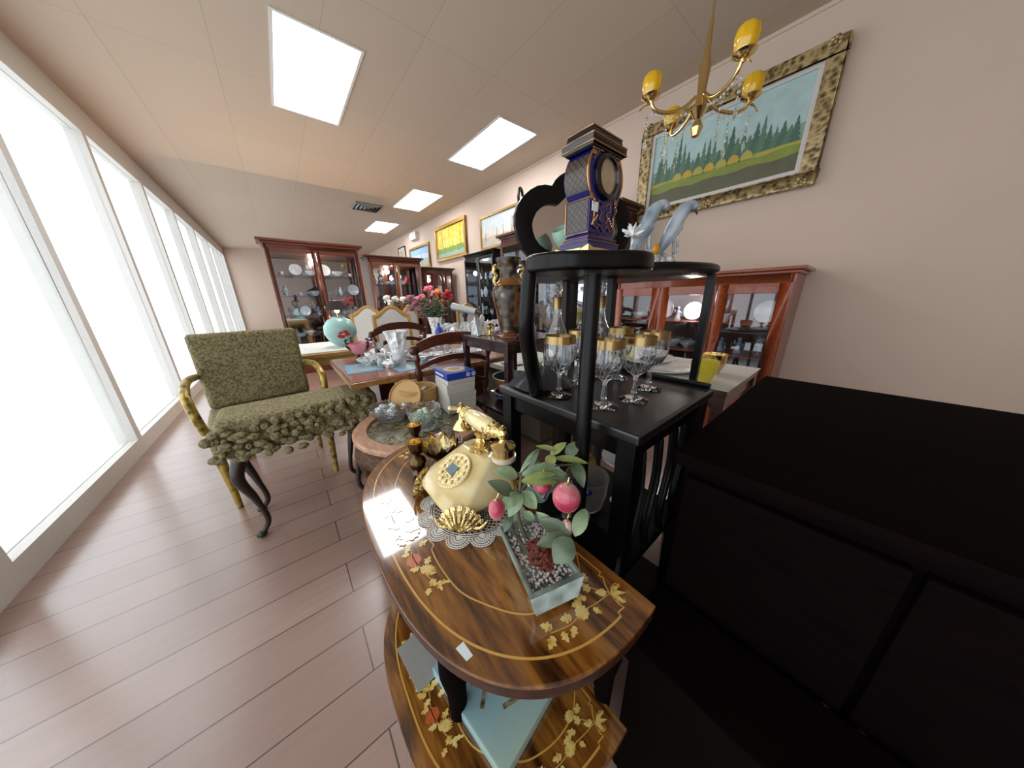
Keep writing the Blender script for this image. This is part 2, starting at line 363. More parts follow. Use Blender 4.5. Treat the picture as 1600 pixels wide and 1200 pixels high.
def part(name, b, mat, parent=None, bevel=0, sub=0, seg=2, ang=.7, flat=False, label=None, fixn=True):
    bm = b.bm
    if fixn: bmesh.ops.recalc_face_normals(bm, faces=bm.faces[:])
    if bevel:
        bmesh.ops.remove_doubles(bm, verts=bm.verts[:], dist=1e-6)
        es = [e for e in bm.edges if len(e.link_faces) == 2 and e.calc_face_angle(0) > .5]
        bmesh.ops.bevel(bm, geom=es, offset=bevel, segments=seg, profile=.6, affect='EDGES', clamp_overlap=True)
    for f in bm.faces: f.smooth = not flat
    for e in bm.edges: e.smooth = e.calc_face_angle(0) < ang if len(e.link_faces) == 2 else True
    me = bpy.data.meshes.new(name); bm.to_mesh(me); bm.free()
    for m in (mat if isinstance(mat, (list, tuple)) else [mat]): me.materials.append(M[m] if isinstance(m, str) else m)
    o = bpy.data.objects.new(name, me); C.objects.link(o)
    if parent is not None: o.parent = parent
    if sub:
        md = o.modifiers.new('smooth', 'SUBSURF'); md.levels = sub; md.render_levels = sub
    if bevel and not sub:
        wn = o.modifiers.new('weighted', 'WEIGHTED_NORMAL'); wn.keep_sharp = True; wn.weight = 80
    if label: o['label'] = label
    return o
def tag(o, label, cat, group=None, loc=None, rz=None):
    o['label'] = label; o['category'] = cat
    if group: o['group'] = group
    if loc is not None: o.location = loc
    if rz is not None: o.rotation_euler = (0, 0, rz)
    return o
def thing(name, label, cat, loc=(0, 0, 0), rz=0, group=None):
    o = bpy.data.objects.new(name, None); C.objects.link(o); o.empty_display_size = .05
    return tag(o, label, cat, group, loc, rz)
def struct(name, b, mat, **k):
    o = part(name, b, mat, **k); o['kind'] = 'structure'; return o
def copy_tree(o, parent=None):
    c = o.copy(); C.objects.link(c)
    if parent is not None: c.parent = parent
    for ch in list(o.children): copy_tree(ch, c)
    return c
def again(o, label, loc, rz=None, group=None, scale=None):
    c = copy_tree(o); c['label'] = label; c.location = loc
    if rz is not None: c.rotation_euler = (0, 0, rz)
    if group: c['group'] = group
    if scale: c.scale = (scale, scale, scale)
    return c
def curve(pts, k=8):
    """smooth polyline through the points"""
    P = [Vector(p) for p in pts]; out = []
    for i in range(len(P) - 1):
        a, b_, c, d = P[max(i - 1, 0)], P[i], P[i + 1], P[min(i + 2, len(P) - 1)]
        for j in range(k):
            t = j / k
            out.append(.5 * ((2 * b_) + (c - a) * t + (2 * a - 5 * b_ + 4 * c - d) * t * t + (3 * b_ - a - 3 * c + d) * t ** 3))
    out.append(P[-1]); return out
# ================================================================ the shop shell
WX, HZ = 3.24, 2.98
struct('floor', B().box(-1.2, WX + .1, -2.6, 14.1, -.1, 0), 'floor')
b = B()
PANELS = [(2.185, 2.83), (2.185, 5.29), (2.185, 7.75), (.335, 2.83)]
PW, PL = .565, 1.19
xs = [-1.2, .335, .335 + PW, 2.185, 2.185 + PW, WX + .1]
ys = [-2.6, 2.83, 2.83 + PL, 5.29, 5.29 + PL, 7.75, 7.75 + PL, 14.1]
for i in range(len(xs) - 1):
    for j in range(len(ys) - 1):
        if any(abs(xs[i] - px) < .01 and abs(ys[j] - py) < .01 for px, py in PANELS): continue
        b.box(xs[i], xs[i + 1], ys[j], ys[j + 1], HZ, HZ + .08)
struct('ceiling', b, 'ceiling', flat=True)
struct('wall_right', B().box(WX, WX + .1, -2.6, 14, 0, HZ), 'wall')
struct('wall_back', B().box(-1.2, WX, 14, 14.1, 0, HZ), 'wall')
struct('wall_front', B().box(-1.2, WX, -2.6, -2.5, 0, HZ), 'wall')
b = B().box(-1.2, -1.1, -2.5, 14, 0, .12).box(-1.2, -1.1, -2.5, 14, 2.72, HZ)
for k in range(12): b.box(-1.2, -1.1, -2.5 + 1.49 * k, -2.42 + 1.49 * k, .12, 2.72)
struct('wall_left', b, 'frame_white')
for k in range(11):
    y0 = -2.42 + 1.49 * k
    if y0 > 13.5: break
    struct('window_%d' % (k + 1), B().box(-1.155, -1.147, y0, min(y0 + 1.41, 14), .12, 2.72), 'winpane')
struct('baseboard_right', B().box(WX - .015, WX, -2.5, 14, 0, .1), 'frame_white')
struct('trim_1', B().box(WX - .012, WX, -2.5, 14, HZ - .025, HZ), 'wall')

# ceiling panels (lit)
def panel(label, x, y):
    t = thing('ceiling_light', label, 'ceiling light', (x + PW / 2, y + PL / 2, HZ), 0, 'fluorescent ceiling panels')
    fr = B()
    for a in ((-PW / 2, PW / 2, -PL / 2, -PL / 2 + .02), (-PW / 2, PW / 2, PL / 2 - .02, PL / 2), (-PW / 2, -PW / 2 + .02, -PL / 2 + .02, PL / 2 - .02), (PW / 2 - .02, PW / 2, -PL / 2 + .02, PL / 2 - .02)):
        fr.box(a[0], a[1], a[2], a[3], -.008, .05)
    part('frame', fr, 'frame_white', t)
    part('diffuser', B().box(-PW / 2 + .02, PW / 2 - .02, -PL / 2 + .02, PL / 2 - .02, .0, .012), 'panel', t)
    return t
for (x, y), l in zip(PANELS, ['large bright ceiling panel nearest the tall clock', 'middle lit ceiling panel of the row along the picture wall, next to the air vent', 'farthest and smallest lit ceiling panel, above the wooden cabinets',
                              'lit ceiling panel at the upper left, reflected white in the marquetry table', 'lit ceiling panel nearest the brass chandelier at upper right']):
    panel(l, x, y)
# vent
v0 = pz(573, 323, HZ)
t = thing('ceiling_vent', 'dark square louvred air vent in the ceiling left of the lit panels', 'vent', (v0.x, v0.y, HZ))
fr = B()
for a, c in ((.30, .27), (.22, .20), (.14, .12), (.07, .05)):
    fr.lathe([(a * 1.2, -.004 - (.3 - a) * .06), (a * 1.2, -.012 - (.3 - a) * .06), (c * 1.2, -.03 - (.3 - a) * .06), (c * 1.2, -.022 - (.3 - a) * .06)], n=4)
fr.T = Matrix.Identity(4)
g = part('louvre', fr, 'grey', t); g.rotation_euler = (0, 0, PI / 4)
part('duct', B().box(-.25, .25, -.25, .25, -.004, -.001), 'black_dull', t)
# emergency light box high on wall
t = thing('wall_light', 'small white box light fixed high on the wall above the small pictures', 'wall light', (WX, 8.05, 2.80))
part('housing', B().box(-.10, -.002, -.22, .22, -.09, .09), 'frame_white', t, bevel=.012)
part('lens', B().box(-.108, -.1, -.16, .16, -.05, .05), 'panel_soft' if 'panel_soft' in M else 'white_glaze', t)

# ================================================================ pictures on the right wall
def frame_boxes(w_, h_, fw, d):
    """outer half sizes; picture in y-z plane, its back at x = 0, facing -x"""
    b = B()
    for (y0, y1, z0, z1) in ((-w_, w_, h_ - fw, h_), (-w_, w_, -h_, -h_ + fw), (-w_, -w_ + fw, -h_ + fw, h_ - fw), (w_ - fw, w_, -h_ + fw, h_ - fw)):
        b.box(-d, -.002, y0, y1, z0, z1)
    return b
def picture(label, y0, y1, z0, z1, fw, d, fmat, paint, mat_w=0, tilt=0):
    hw, hh = (y1 - y0) / 2, (z1 - z0) / 2
    t = thing('framed_picture', label, 'picture', (WX - .004, (y0 + y1) / 2, (z0 + z1) / 2)); t.rotation_euler = (0, tilt, 0)
    part('picture_frame', frame_boxes(hw, hh, fw, d), fmat, t, bevel=min(.01, fw * .2))
    iw, ih = hw - fw, hh - fw
    if mat_w:
        m = B()
        for (a, b_, c, e) in ((-iw, iw, ih - mat_w, ih), (-iw, iw, -ih, -ih + mat_w), (-iw, -iw + mat_w, -ih + mat_w, ih - mat_w), (iw - mat_w, iw, -ih + mat_w, ih - mat_w)):
            m.box(-d * .7, -.003, a, b_, c, e)
        part('mount', m, 'white_fabric', t); iw -= mat_w; ih -= mat_w
    b = B(); paint(b, iw, ih, -d * .5)
    return t, b
def quadp(b, x, pts, mi):
    b.mi = mi; b._f([b.v((x, p[0], p[1])) for p in pts]); b.mi = 0
def paint_mats(*cols):
    out = []
    for c in cols:
        if 'p' + c not in M: M['p' + c] = plain('paint ' + c, c, .5, bscale=12, vary=.22)
        out.append('p' + c)
    return out
def bands(b, iw, ih, x, cuts):
    for i in range(len(cuts) - 1):
        n = 14; top = cuts[i]; bot = cuts[i + 1]
        P = [(-iw + 2 * iw * k / n, ih * (top + (.03 * math.sin(k * 1.7 + i * 2) if 0 < i else 0))) for k in range(n + 1)]
        Q = [(iw - 2 * iw * k / n, ih * (bot + (.03 * math.sin((n - k) * 1.7 + (i + 1) * 2) if i < len(cuts) - 2 else 0))) for k in range(n + 1)]
        quadp(b, x - .0, P + Q, i)
def forest(b, iw, ih, x):
    bands(b, iw, ih, x, [1, .2, -.35, -.7, -1])
    r = random.Random(3)
    for k in range(11):
        y = -iw + 2 * iw * (k + .5) / 11 + r.uniform(-.03, .03); w_ = r.uniform(.008, .02)
        quadp(b, x - .001, [(y - w_, -ih * .45), (y + w_, -ih * .45), (y + w_ * .6, ih * .98), (y - w_ * .6, ih * .98)], 4 if k % 3 else 3)
    for k in range(40):
        y = r.uniform(-iw * .9, iw * .9); z = r.uniform(-ih * .1, ih * .9); s_ = r.uniform(.03, .07)
        quadp(b, x - .0015 - k * .00002, [(y + s_ * math.cos(a) , z + s_ * .6 * math.sin(a)) for a in [j * PI / 3 for j in range(6)]] if abs(z) + s_ < ih and abs(y) + s_ < iw else [(y - .01, z - .01), (y + .01, z - .01), (y, z + .01)], 0 if k % 2 else 5)
_, b = picture('oil painting of a bright yellow birch forest in a gold frame on the wall', 5.36, 6.78, 2.02, 2.75, .07, .05, 'gold_plain', forest)
part('canvas', b, paint_mats('d9b624', 'e0c848', '6f8c3a', '8aa095', '8a6a24', 'e8d870'), _, fixn=False)
def pale(b, iw, ih, x):
    bands(b, iw, ih, x, [1, .1, -.3, -1])
    r = random.Random(8)
    for k in range(9):
        y = r.uniform(-iw * .8, iw * .8); h = r.uniform(.1, .3)
        quadp(b, x - .001, [(y - .012, -ih * .6), (y + .012, -ih * .6), (y + .006, -ih * .6 + h), (y - .006, -ih * .6 + h)], 3)
_, b = picture('pale snowy village painting in a thin gold frame left of the black mirror', 3.55, 4.84, 2.03, 2.58, .035, .04, 'gold_plain', pale)
part('canvas', b, paint_mats('c6d0d4', 'd8cfc4', 'bdb2a4', '7d6a5c'), _, fixn=False)
def blue(b, iw, ih, x):
    bands(b, iw, ih, x, [1, .3, -.2, -1])
    quadp(b, x - .001, [(-iw * .3, -ih * .9), (-iw * .2, -ih * .9), (-iw * .22, ih * .5)], 3)
_, b = picture('painting of pale blue sky and water in a brown frame above the cabinets', 7.2, 8.55, 1.96, 2.55, .06, .04, 'gold_plain', blue)
part('canvas', b, paint_mats('8fb2dc', 'b8cce0', 'a8b0a8', '7f8a94'), _, fixn=False)
_, b = picture('small picture in a thin dark frame, farthest along the wall', 8.9, 9.5, 2.12, 2.7, .03, .03, 'dark_frame', lambda b, w_, h_, x: bands(b, w_, h_, x, [1, 0, -1]), .08)
part('canvas', b, paint_mats('b8ac98', '9a8f7c'), _, fixn=False)
# the big landscape
def lands(b, iw, ih, x):
    bands(b, iw, ih, x, [1, .0, -.30, -.42, -.62, -1])
    r = random.Random(5)
    for k in range(26):
        y = iw * .97 - 2 * iw * .97 * (k + .5) / 26; h = r.uniform(.12, .26) * (1.45 if k in (5, 6, 14) else 1); w_ = r.uniform(.035, .06)
        y = max(-iw + w_ * 1.1, min(iw - w_ * 1.1, y)); z0 = -ih * .34
        pts = [(y - w_, z0)]
        for q in range(5):
            pts += [(y - w_ * (1 - q / 5) * .95, z0 + h * q / 5), (y - w_ * (1 - (q + 1) / 5) * .55, z0 + h * (q + .9) / 5)]
        pts += [(y, z0 + h)]
        for q in reversed(range(5)):
            pts += [(y + w_ * (1 - (q + 1) / 5) * .55, z0 + h * (q + .9) / 5), (y + w_ * (1 - q / 5) * .95, z0 + h * q / 5)]
        quadp(b, x - .001 - .0001 * k, pts + [(y + w_, z0)], 5 if k % 2 else 6)
    for k in range(7):
        y = iw * (.55 - .16 * k); quadp(b, x - .006, [(y - .05, -ih * .42), (y + .05, -ih * .42), (y + .03, -ih * .26), (y, -ih * .2), (y - .03, -ih * .27)], 7 if k % 2 else 2)
_, b = picture('large landscape painting of fir trees by a stream in a heavy carved gold frame', .42, 1.76, 1.90, 2.74, .095, .07, 'gold_frame', lands, .03, 0)
part('canvas', b, paint_mats('a9c4c4', '7f9c8c', 'a8a24a', '7c8a3c', '5a5a44', '48685a', '587860', 'b89a3c'), _, fixn=False)
for y in (-.62, -.0, .62):
    for z in (-.39, .39):
        cr = B()
        for k in range(7):
            a = k * 2 * PI / 7; cr.ball((-.075, y * .97 + .025 * math.cos(a), z + .025 * math.sin(a)), (.010, .014, .014), 8, 5)
        cr.ball((-.070, y * .97, z), (.012, .012, .012), 8, 5); part('carved_ornament', cr, 'gold_frame', _)

# ================================================================ display cabinets
ITEM = {}
def lathe_part(name, prof, mat, n=16, wob=None, parent=None):
    return part(name, B().lathe(prof, n=n, wob=wob), mat, parent)
def cup_prof(r, h): return [(0, 0), (r * .55, 0), (r * .6, h * .08), (r * .95, h * .5), (r, h), (r * .92, h), (r * .85, h * .5), (r * .5, h * .15), (0, h * .13)]
def proto_item(kind, mat):
    if kind == 'cup': o = lathe_part('cup', cup_prof(.04, .07), mat)
    elif kind == 'plate': 
        b = B(); b.T = Matrix.Translation((0, 0, .1)) @ Matrix.Rotation(PI / 2 - .15, 4, 'X'); b.lathe([(0, 0), (.06, .002), (.1, .018), (.1, .024), (.06, .008), (0, .006)], n=20); o = part('display_plate', b, mat)
    elif kind == 'vase': o = lathe_part('small_vase', [(0, 0), (.03, 0), (.025, .02), (.05, .08), (.045, .13), (.018, .17), (.028, .2), (.022, .2), (.012, .17), (0, .16)], mat)
    elif kind == 'glass': o = lathe_part('stemmed_glass', [(0, 0), (.03, 0), (.006, .012), (.005, .07), (.03, .1), (.034, .15), (.03, .15), (.026, .1), (0, .08)], mat)
    elif kind == 'figurine':
        b = B().lathe([(0, 0), (.035, 0), (.035, .015), (.028, .03), (.022, .08), (.014, .11), (0, .12)]); b.ball((0, 0, .135), (.016, .016, .02)); b.tube([(.012, 0, .1), (.035, 0, .08), (.03, .01, .06)], .007, 6); b.tube([(-.012, 0, .1), (-.035, 0, .085), (-.038, .01, .12)], .007, 6); o = part('figurine', b, mat)
    elif kind == 'bowl': o = lathe_part('crystal_bowl', [(0, 0), (.04, 0), (.045, .015), (.09, .05), (.1, .085), (.092, .085), (.08, .05), (0, .02)], mat, 20, lambda a, z: 1 + .04 * math.cos(10 * a) * (z > .05))
    else:
        b = B().lathe([(0, 0), (.05, 0), (.06, .03), (.06, .07), (.04, .1), (.02, .11), (.01, .125), (0, .128)]); b.tube(curve([(.055, 0, .04), (.09, 0, .06), (.1, 0, .1)]), .009, 6); b.tube(curve([(-.055, 0, .09), (-.095, 0, .08), (-.055, 0, .03)]), .006, 6); o = part('teapot', b, mat)
    return o
KN = {'cup': 'cup', 'plate': 'plate', 'vase': 'vase', 'glass': 'glass', 'figurine': 'figurine', 'bowl': 'bowl', 'teapot': 'teapot'}
MN = {'white_glaze': 'white porcelain', 'crystal': 'clear crystal', 'crystal_w': 'frosty crystal', 'aqua': 'pale green', 'navy': 'dark blue', 'pink': 'pink', 'brass': 'brass', 'bird': 'blue grey', 'jade': 'jade coloured', 'petal_red': 'red'}
def stock(shelf_pts, kinds, where, r, keep=.9):
    """things standing on shelves, one object each"""
    for (x, y, z, shelf, rz) in shelf_pts:
        if r.random() > keep: continue
        k, m = kinds[r.randrange(len(kinds))]
        key = (k, m); gl = '%s %s inside %s' % (MN[m], KN[k], where)
        if key not in ITEM: o = proto_item(k, m); ITEM[key] = o
        else: o = ITEM[key].copy(); C.objects.link(o)
        tag(o, gl + ', ' + shelf, KN[k], gl.replace(KN[k], KN[k] + 's' if KN[k] != 'glass' else 'glasses', 1), (x, y, z), rz + r.uniform(-.3, .3))
        s_ = r.uniform(.7, .95); o.scale = (s_, s_, s_)
def cabinet(name, label, loc, rz, W_, D, H, zb, ndoor, wmat, where, kinds, seed, shelves=4, cornice=.06, arch=False, stile=.05, keep=.9, back='mirror', base=True, lamp=False, dmat=None, light=0, nper=3):
    """front faces local -y; origin at the middle of the back bottom edge, front at y = -D"""
    t = thing(name, label, 'cabinet', loc, rz); hw = W_ / 2
    body = B().box(-hw, -hw + .03, -D, 0, 0, H).box(hw - .03, hw, -D, 0, 0, H).box(-hw + .03, hw - .03, -D, 0, H - .1, H)
    body.box(-hw + .03, hw - .03, -D, 0, 0, zb)
    part('body', body, wmat, t, bevel=.004)
    part('back_panel', B().box(-hw + .03, hw - .03, -.02, -.005, zb, H - .1), back, t)
    c = B().box(-hw - cornice * .4, hw + cornice * .4, -D - cornice * .4, 0, H, H + cornice * .5).box(-hw - cornice, hw + cornice, -D - cornice, 0, H + cornice * .5, H + cornice)
    part('cornice', c, wmat, t, bevel=.008)
    if base: part('plinth', B().box(-hw - .02, hw + .02, -D - .02, 0, 0, .09), wmat, t, bevel=.006)
    dw = W_ / ndoor; zs = [zb + (H - .1 - zb) * k / shelves for k in range(shelves)]
    for z in zs[1:]:
        part('glass_shelf' if back == 'mirror' else 'shelf', B().box(-hw + .03, hw - .03, -D + .04, -.02, z - .008, z), 'pane' if back == 'mirror' else wmat, t)
    for k in range(ndoor):
        x0, x1 = -hw + dw * k + .004, -hw + dw * (k + 1) - .004; z0, z1 = zb + .005, H - .06
        d = B().box(x0, x0 + stile, -D - .022, -D - .001, z0, z1).box(x1 - stile, x1, -D - .022, -D - .001, z0, z1)
        d.box(x0 + stile, x1 - stile, -D - .022, -D - .001, z0, z0 + stile).box(x0 + stile, x1 - stile, -D - .022, -D - .001, z1 - stile, z1)
        if arch and k == ndoor // 2:
            n = 8; xa, xb = x0 + stile, x1 - stile; zt = z1 - stile; h = .14
            for q in range(n):
                u0, u1 = q / n, (q + 1) / n; f = lambda u: zt - h * (1 - math.sqrt(max(0, 1 - (2 * u - 1) ** 2)))
                d.hull([(xa + (xb - xa) * u, y, z) for u in (u0, u1) for y in (-D - .02, -D - .003) for z in (f(u), zt)])
        do = part('door', d, dmat or wmat, t, bevel=.004)
        part('door_glass', B().box(x0 + stile, x1 - stile, -D - .012, -D - .008, z0 + stile, z1 - stile), 'pane', do)
        hx = x1 - stile / 2 if k < ndoor / 2 else x0 + stile / 2
        part('door_handle', B().tube(curve([(hx, -D - .022, zb + .42 * (H - zb)), (hx, -D - .045, zb + .44 * (H - zb)), (hx, -D - .022, zb + .47 * (H - zb))], 4), .006, 6), 'brass', do)
        if zb > .45:
            lo = part('door', B().box(x0, x1, -D - .022, -D - .001, .12, zb - .02).frustum((x0 + stile, x1 - stile, -D - .024, -D - .02), (x0 + stile, x1 - stile, -D - .024, -D - .02), .17, zb - .07), wmat, t, bevel=.006)
            part('knob', B().ball((hx, -D - .035, zb - .2), .013), 'brass', lo)
    Mx = Matrix.Translation(loc) @ Matrix.Rotation(rz, 4, 'Z'); r = random.Random(seed); pts = []
    for si, z in enumerate(zs):
        sn = 'bottom shelf' if si == 0 else 'top shelf' if si == len(zs) - 1 else ['', 'second', 'third', 'fourth'][si] + ' shelf up'
        n = max(2, int(nper * ndoor))
        for k in range(n):
            if k % 2 and n > 5: pass
            p = Mx @ Vector((-hw + .14 + (W_ - .28) * k / (n - 1), -D * .5 + r.uniform(-.03, .03), z + .001)); pts.append((p.x, p.y, p.z, sn, rz))
    stock(pts, kinds, where, r, keep)
    if light:
        l = bpy.data.lights.new('cabinet_fill_light', 'POINT'); l.energy = light; l.color = (1, .93, .82); l.shadow_soft_size = .05  # unseen point light brightening the shelves; no bulb is modelled
        lo = bpy.data.objects.new('cabinet_fill_light', l); C.objects.link(lo); lo.parent = t; lo.location = (0, -D * .6, H - .16)
    return t
A_ = [('glass', 'crystal'), ('vase', 'crystal_w'), ('cup', 'white_glaze'), ('figurine', 'bird'), ('plate', 'white_glaze'), ('bowl', 'crystal')]
cabinet('display_cabinet', 'tall red brown glass cabinet at the far left edge, mirror backed', (.62, 6.18, 0), 0, 1.26, .42, 2.0, .30, 2, 'cabinet', 'the far left cabinet', A_, 1, 5, .07, light=9, nper=3)
cabinet('display_cabinet', 'red brown double door glass cabinet in the middle of the back row', (1.90, 6.28, 0), 0, .98, .42, 1.90, .45, 2, 'cabinet', 'the middle red brown cabinet', A_ + [('vase', 'petal_red'), ('figurine', 'white_glaze')], 2, 4, .06, light=7, nper=4, dmat='cabinet_lt')
cabinet('display_cabinet', 'dark wood cabinet with an arched middle door, right end of the back row', (2.80, 6.30, 0), 0, .66, .38, 1.76, .55, 3, 'mahogany', 'the arched door cabinet', A_ + [('figurine', 'white_glaze')], 3, 3, .05, arch=True, light=5, nper=2)
cabinet('curio_cabinet', 'black glass curio cabinet against the wall below the yellow painting', (3.22, 4.42, 0), -PI / 2, .92, .36, 1.90, .28, 2, 'black_dull', 'the black curio cabinet', A_, 4, 5, .03, stile=.03, light=5, nper=3)
cabinet('display_cabinet', 'tall mahogany wall cabinet behind the painted vase and the mirror', (3.22, 2.72, 0), -PI / 2, 1.96, .40, 2.0, .55, 3, 'mahogany', 'the tall mahogany wall cabinet', A_, 5, 4, .06, nper=2, light=3)
cabinet('display_cabinet', 'orange cherry wood cabinet with glass doors behind the goblets', (3.22, 1.00, 0), -PI / 2, 1.34, .42, 1.28, .40, 3, 'cherry', 'the orange cherry cabinet', A_, 6, 3, .045, stile=.07, back='mahogany', nper=3, light=5)
# ================================================================ marquetry table (front)
TX, TY, TZ, TB, THL = .392, .53, .65, .342, .420
def dshape(off=0, n=64, cx=TX, cy=TY, b_=TB, hl=THL, e=2.75):
    """half-moon outline: straight back at x = cx, bowed to -x"""
    out = []
    for k in range(n + 1):
        a = PI * k / n; s_, c_ = math.sin(a), math.cos(a)
        y = cy + (hl - off) * math.copysign(abs(c_) ** (2 / e), c_); x = cx - off * .0 - (b_ - off) * abs(s_) ** (2 / e)
        out.append((x, y))
    return out
def leafp(cx, cy, L_, W_, ang, n=5, notch=0):
    n = 12 if notch else n + 2; out = []
    def wd(t): return W_ * math.sin(PI * t ** .75) * (1 + (.38 * math.sin(2 * PI * 3 * t - .6) if notch else 0)) * (1.15 - .3 * t)
    for k in range(n + 1): out.append((L_ * k / n, max(.0002, wd(k / n))))
    for k in range(n - 1, 0, -1): out.append((L_ * k / n, -max(.0002, wd(k / n))))
    ca, sa = math.cos(ang), math.sin(ang)
    return [(cx + x * ca - y * sa, cy + x * sa + y * ca) for x, y in out]
def strip2(b, pts, w_, z0, z1):
    P = [Vector((p[0], p[1])) for p in pts]; L, R_ = [], []
    for i in range(len(P)):
        t = P[min(i + 1, len(P) - 1)] - P[max(i - 1, 0)]; t.normalize(); n = Vector((-t.y, t.x)) * w_ / 2
        L.append(P[i] + n); R_.append(P[i] - n)
    for i in range(len(P) - 1):
        vs = [b.v((q.x, q.y, z)) for z in (z0, z1) for q in (L[i], L[i + 1], R_[i + 1], R_[i])]
        for q in ((0, 1, 2, 3), (4, 5, 6, 7), (0, 1, 5, 4), (1, 2, 6, 5), (2, 3, 7, 6), (3, 0, 4, 7)): b._f([vs[i2] for i2 in q])
T = thing('marquetry_table', 'half-moon walnut table with gold floral inlay carrying the telephone and the potted plum tree', 'table', (0, 0, 0))
top = part('tabletop', B().prism(dshape(), TZ - .009, TZ), ['walnut'], T, bevel=.003)
part('edge_moulding', B().prism(dshape(.001), TZ - .034, TZ - .0092), 'walnut_edge_shaded', T, bevel=.006)
part('apron', B().prism(dshape(.045), TZ - .085, TZ - .0342), 'walnut_edge_shaded', T)
zl0, zl1 = TZ + .0001, TZ + .0007
def inlay_set(parent, f, z0, z1, cy=TY):
    """f maps drawing (x, y) of the upper top to the board; one object per kind of inlay"""
    ln = B()
    out = [p for p in dshape(.028, 90) if p[0] < .338]
    strip2(ln, [f(p) for p in out], .0034, z0, z1)
    for e_, s_ in ((out[0], 1), (out[-1], -1)):
        strip2(ln, [f(e_), f((e_[0] + .002, e_[1] + .006 * s_ * -1)), f((.348, e_[1] - .004 * s_)), f((.346, e_[1] - .012 * s_)), f((.350, TY + s_ * (TY - .172)))], .0024, z0, z1)
    inner = [(.371, .262), (.33, .222), (.28, .215), (.228, .232), (.199, .256), (.172, .296), (.149, .343), (.142, .40), (.144, .455), (.153, .47), (.150, .49), (.163, .505), (.160, .52), (.170, .53)]
    inner += [(x, 2 * TY - y) for x, y in inner[-2::-1]]
    strip2(ln, [f((p.x, p.y)) for p in curve([(x, y, 0) for x, y in inner], 6)], .0026, z0, z1)
    strip2(ln, [f(p) for p in ((.371, .205), (.371, .53), (.371, .855))], .0022, z0, z1)
    for s_ in (-1, 1):
        q = lambda x, y: f((x, TY + s_ * (y - TY)))
        strip2(ln, [q(.371, .205), q(.363, .203), q(.366, .196), q(.356, .185), q(.350, .172)], .0022, z0, z1)
    part('inlay_line', ln, 'inlay_line', parent)
    sp, rd, st = B(), B(), B(); jit = [0]
    for s_ in (-1, 1):
        m = lambda x, y: f((x, TY + s_ * (y - TY)))
        def lf(b, x, y, L_, W_, a, notch=0):
            jit[0] += .00003; b.prism([m(px, py) for px, py in leafp(x, y, L_, W_, a, 7 if notch else 5, notch)], z0, z1 + jit[0])
        # corner ornament
        for a in (-.6, .1, .75): lf(sp, .352, .171, .026, .0035, a - .8)
        lf(sp, .346, .176, .02, .006, 2.4); lf(sp, .352, .171, .014, .006, -.8)
        strip2(st, [m(*p) for p in ((.352, .171), (.36, .176), (.372, .176), (.376, .170), (.372, .166))], .002, z0, z1)
        strip2(st, [m(*p) for p in ((.352, .171), (.348, .160), (.352, .149), (.359, .147), (.361, .152))], .002, z0, z1)
        # spray along the front, from ornament towards the middle
        fl = [(.287, .184, .0095), (.318, .222, .0085)]
        for x, y, r_ in fl:
            sp.prism([m(x + r_ * (1 + .3 * abs(math.sin(k * PI / 8 * 2.5))) * math.cos(k * PI / 16), y + r_ * (1 + .3 * abs(math.sin(k * PI / 8 * 2.5))) * math.sin(k * PI / 16)) for k in range(32)], z0, z1 + .0005)
        for x, y, L_, W_, a in ((.268, .190, .020, .006, 2.6), (.262, .178, .018, .005, 3.6), (.232, .199, .02, .006, 2.2), (.226, .190, .02, .006, 3.5), (.240, .186, .016, .005, 4.6), (.306, .176, .016, .004, -1.2), (.31, .192, .022, .005, 2.2), (.326, .196, .02, .006, 1.6), (.333, .212, .018, .006, .8), (.300, .196, .020, .006, 2.9)):
            lf(sp, x, y, L_, W_, a, .25)
        strip2(st, [m(p.x, p.y) for p in curve([(.35, .172, 0), (.318, .177, 0), (.29, .184, 0), (.26, .184, 0), (.226, .196, 0)], 5)], .0016, z0, z1)
        strip2(st, [m(p.x, p.y) for p in curve([(.35, .174, 0), (.335, .195, 0), (.318, .225, 0)], 5)], .0016, z0, z1)
        # spray on the bowed side
        for k in range(9):
            a = 2.6 + k * .28; sp.prism([m(px, py) for px, py in leafp(.114, .417, .021, .0045, a + PI, 4)], z0, z1 + .0001 * k)
        for x, y, L_, W_, a in ((.116, .398, .018, .006, -1.3), (.124, .386, .026, .0035, -.6), (.124, .386, .02, .004, -1.5), (.108, .385, .014, .005, -2.2), (.108, .434, .018, .006, 2.6), (.122, .436, .018, .006, .6),
                                (.112, .497, .02, .006, -2.4), (.128, .485, .022, .006, .2), (.108, .508, .024, .006, 2.2), (.118, .512, .034, .007, .5), (.105, .478, .016, .005, 2.8)):
            lf(sp, x, y, L_, W_, a, .25)
        rd.prism([m(.107 + .013 * (1 + .14 * (k % 2)) * math.cos(k * PI / 7), .460 + .015 * (1 + .14 * (k % 2)) * math.sin(k * PI / 7)) for k in range(14)], z0, z1)
        strip2(st, [m(p.x, p.y) for p in curve([(.122, .388, 0), (.115, .41, 0), (.110, .44, 0), (.108, .47, 0), (.114, .50, 0), (.118, .529, 0)], 5)], .0016, z0, z1)
    for L_, a in ((.03, 2.4), (.03, 3.9), (.022, 3.14)):
        sp.prism([f(p) for p in leafp(.122, .53, L_, .006, a, 7, .2)], z0, z1 + a * .0002)
    part('marquetry_pattern', sp, 'inlay', parent); part('marquetry_rose', rd, 'inlay_red', parent); part('marquetry_pattern', st, 'inlay_line', parent)
inlay_set(top, lambda p: p, zl0, zl1)
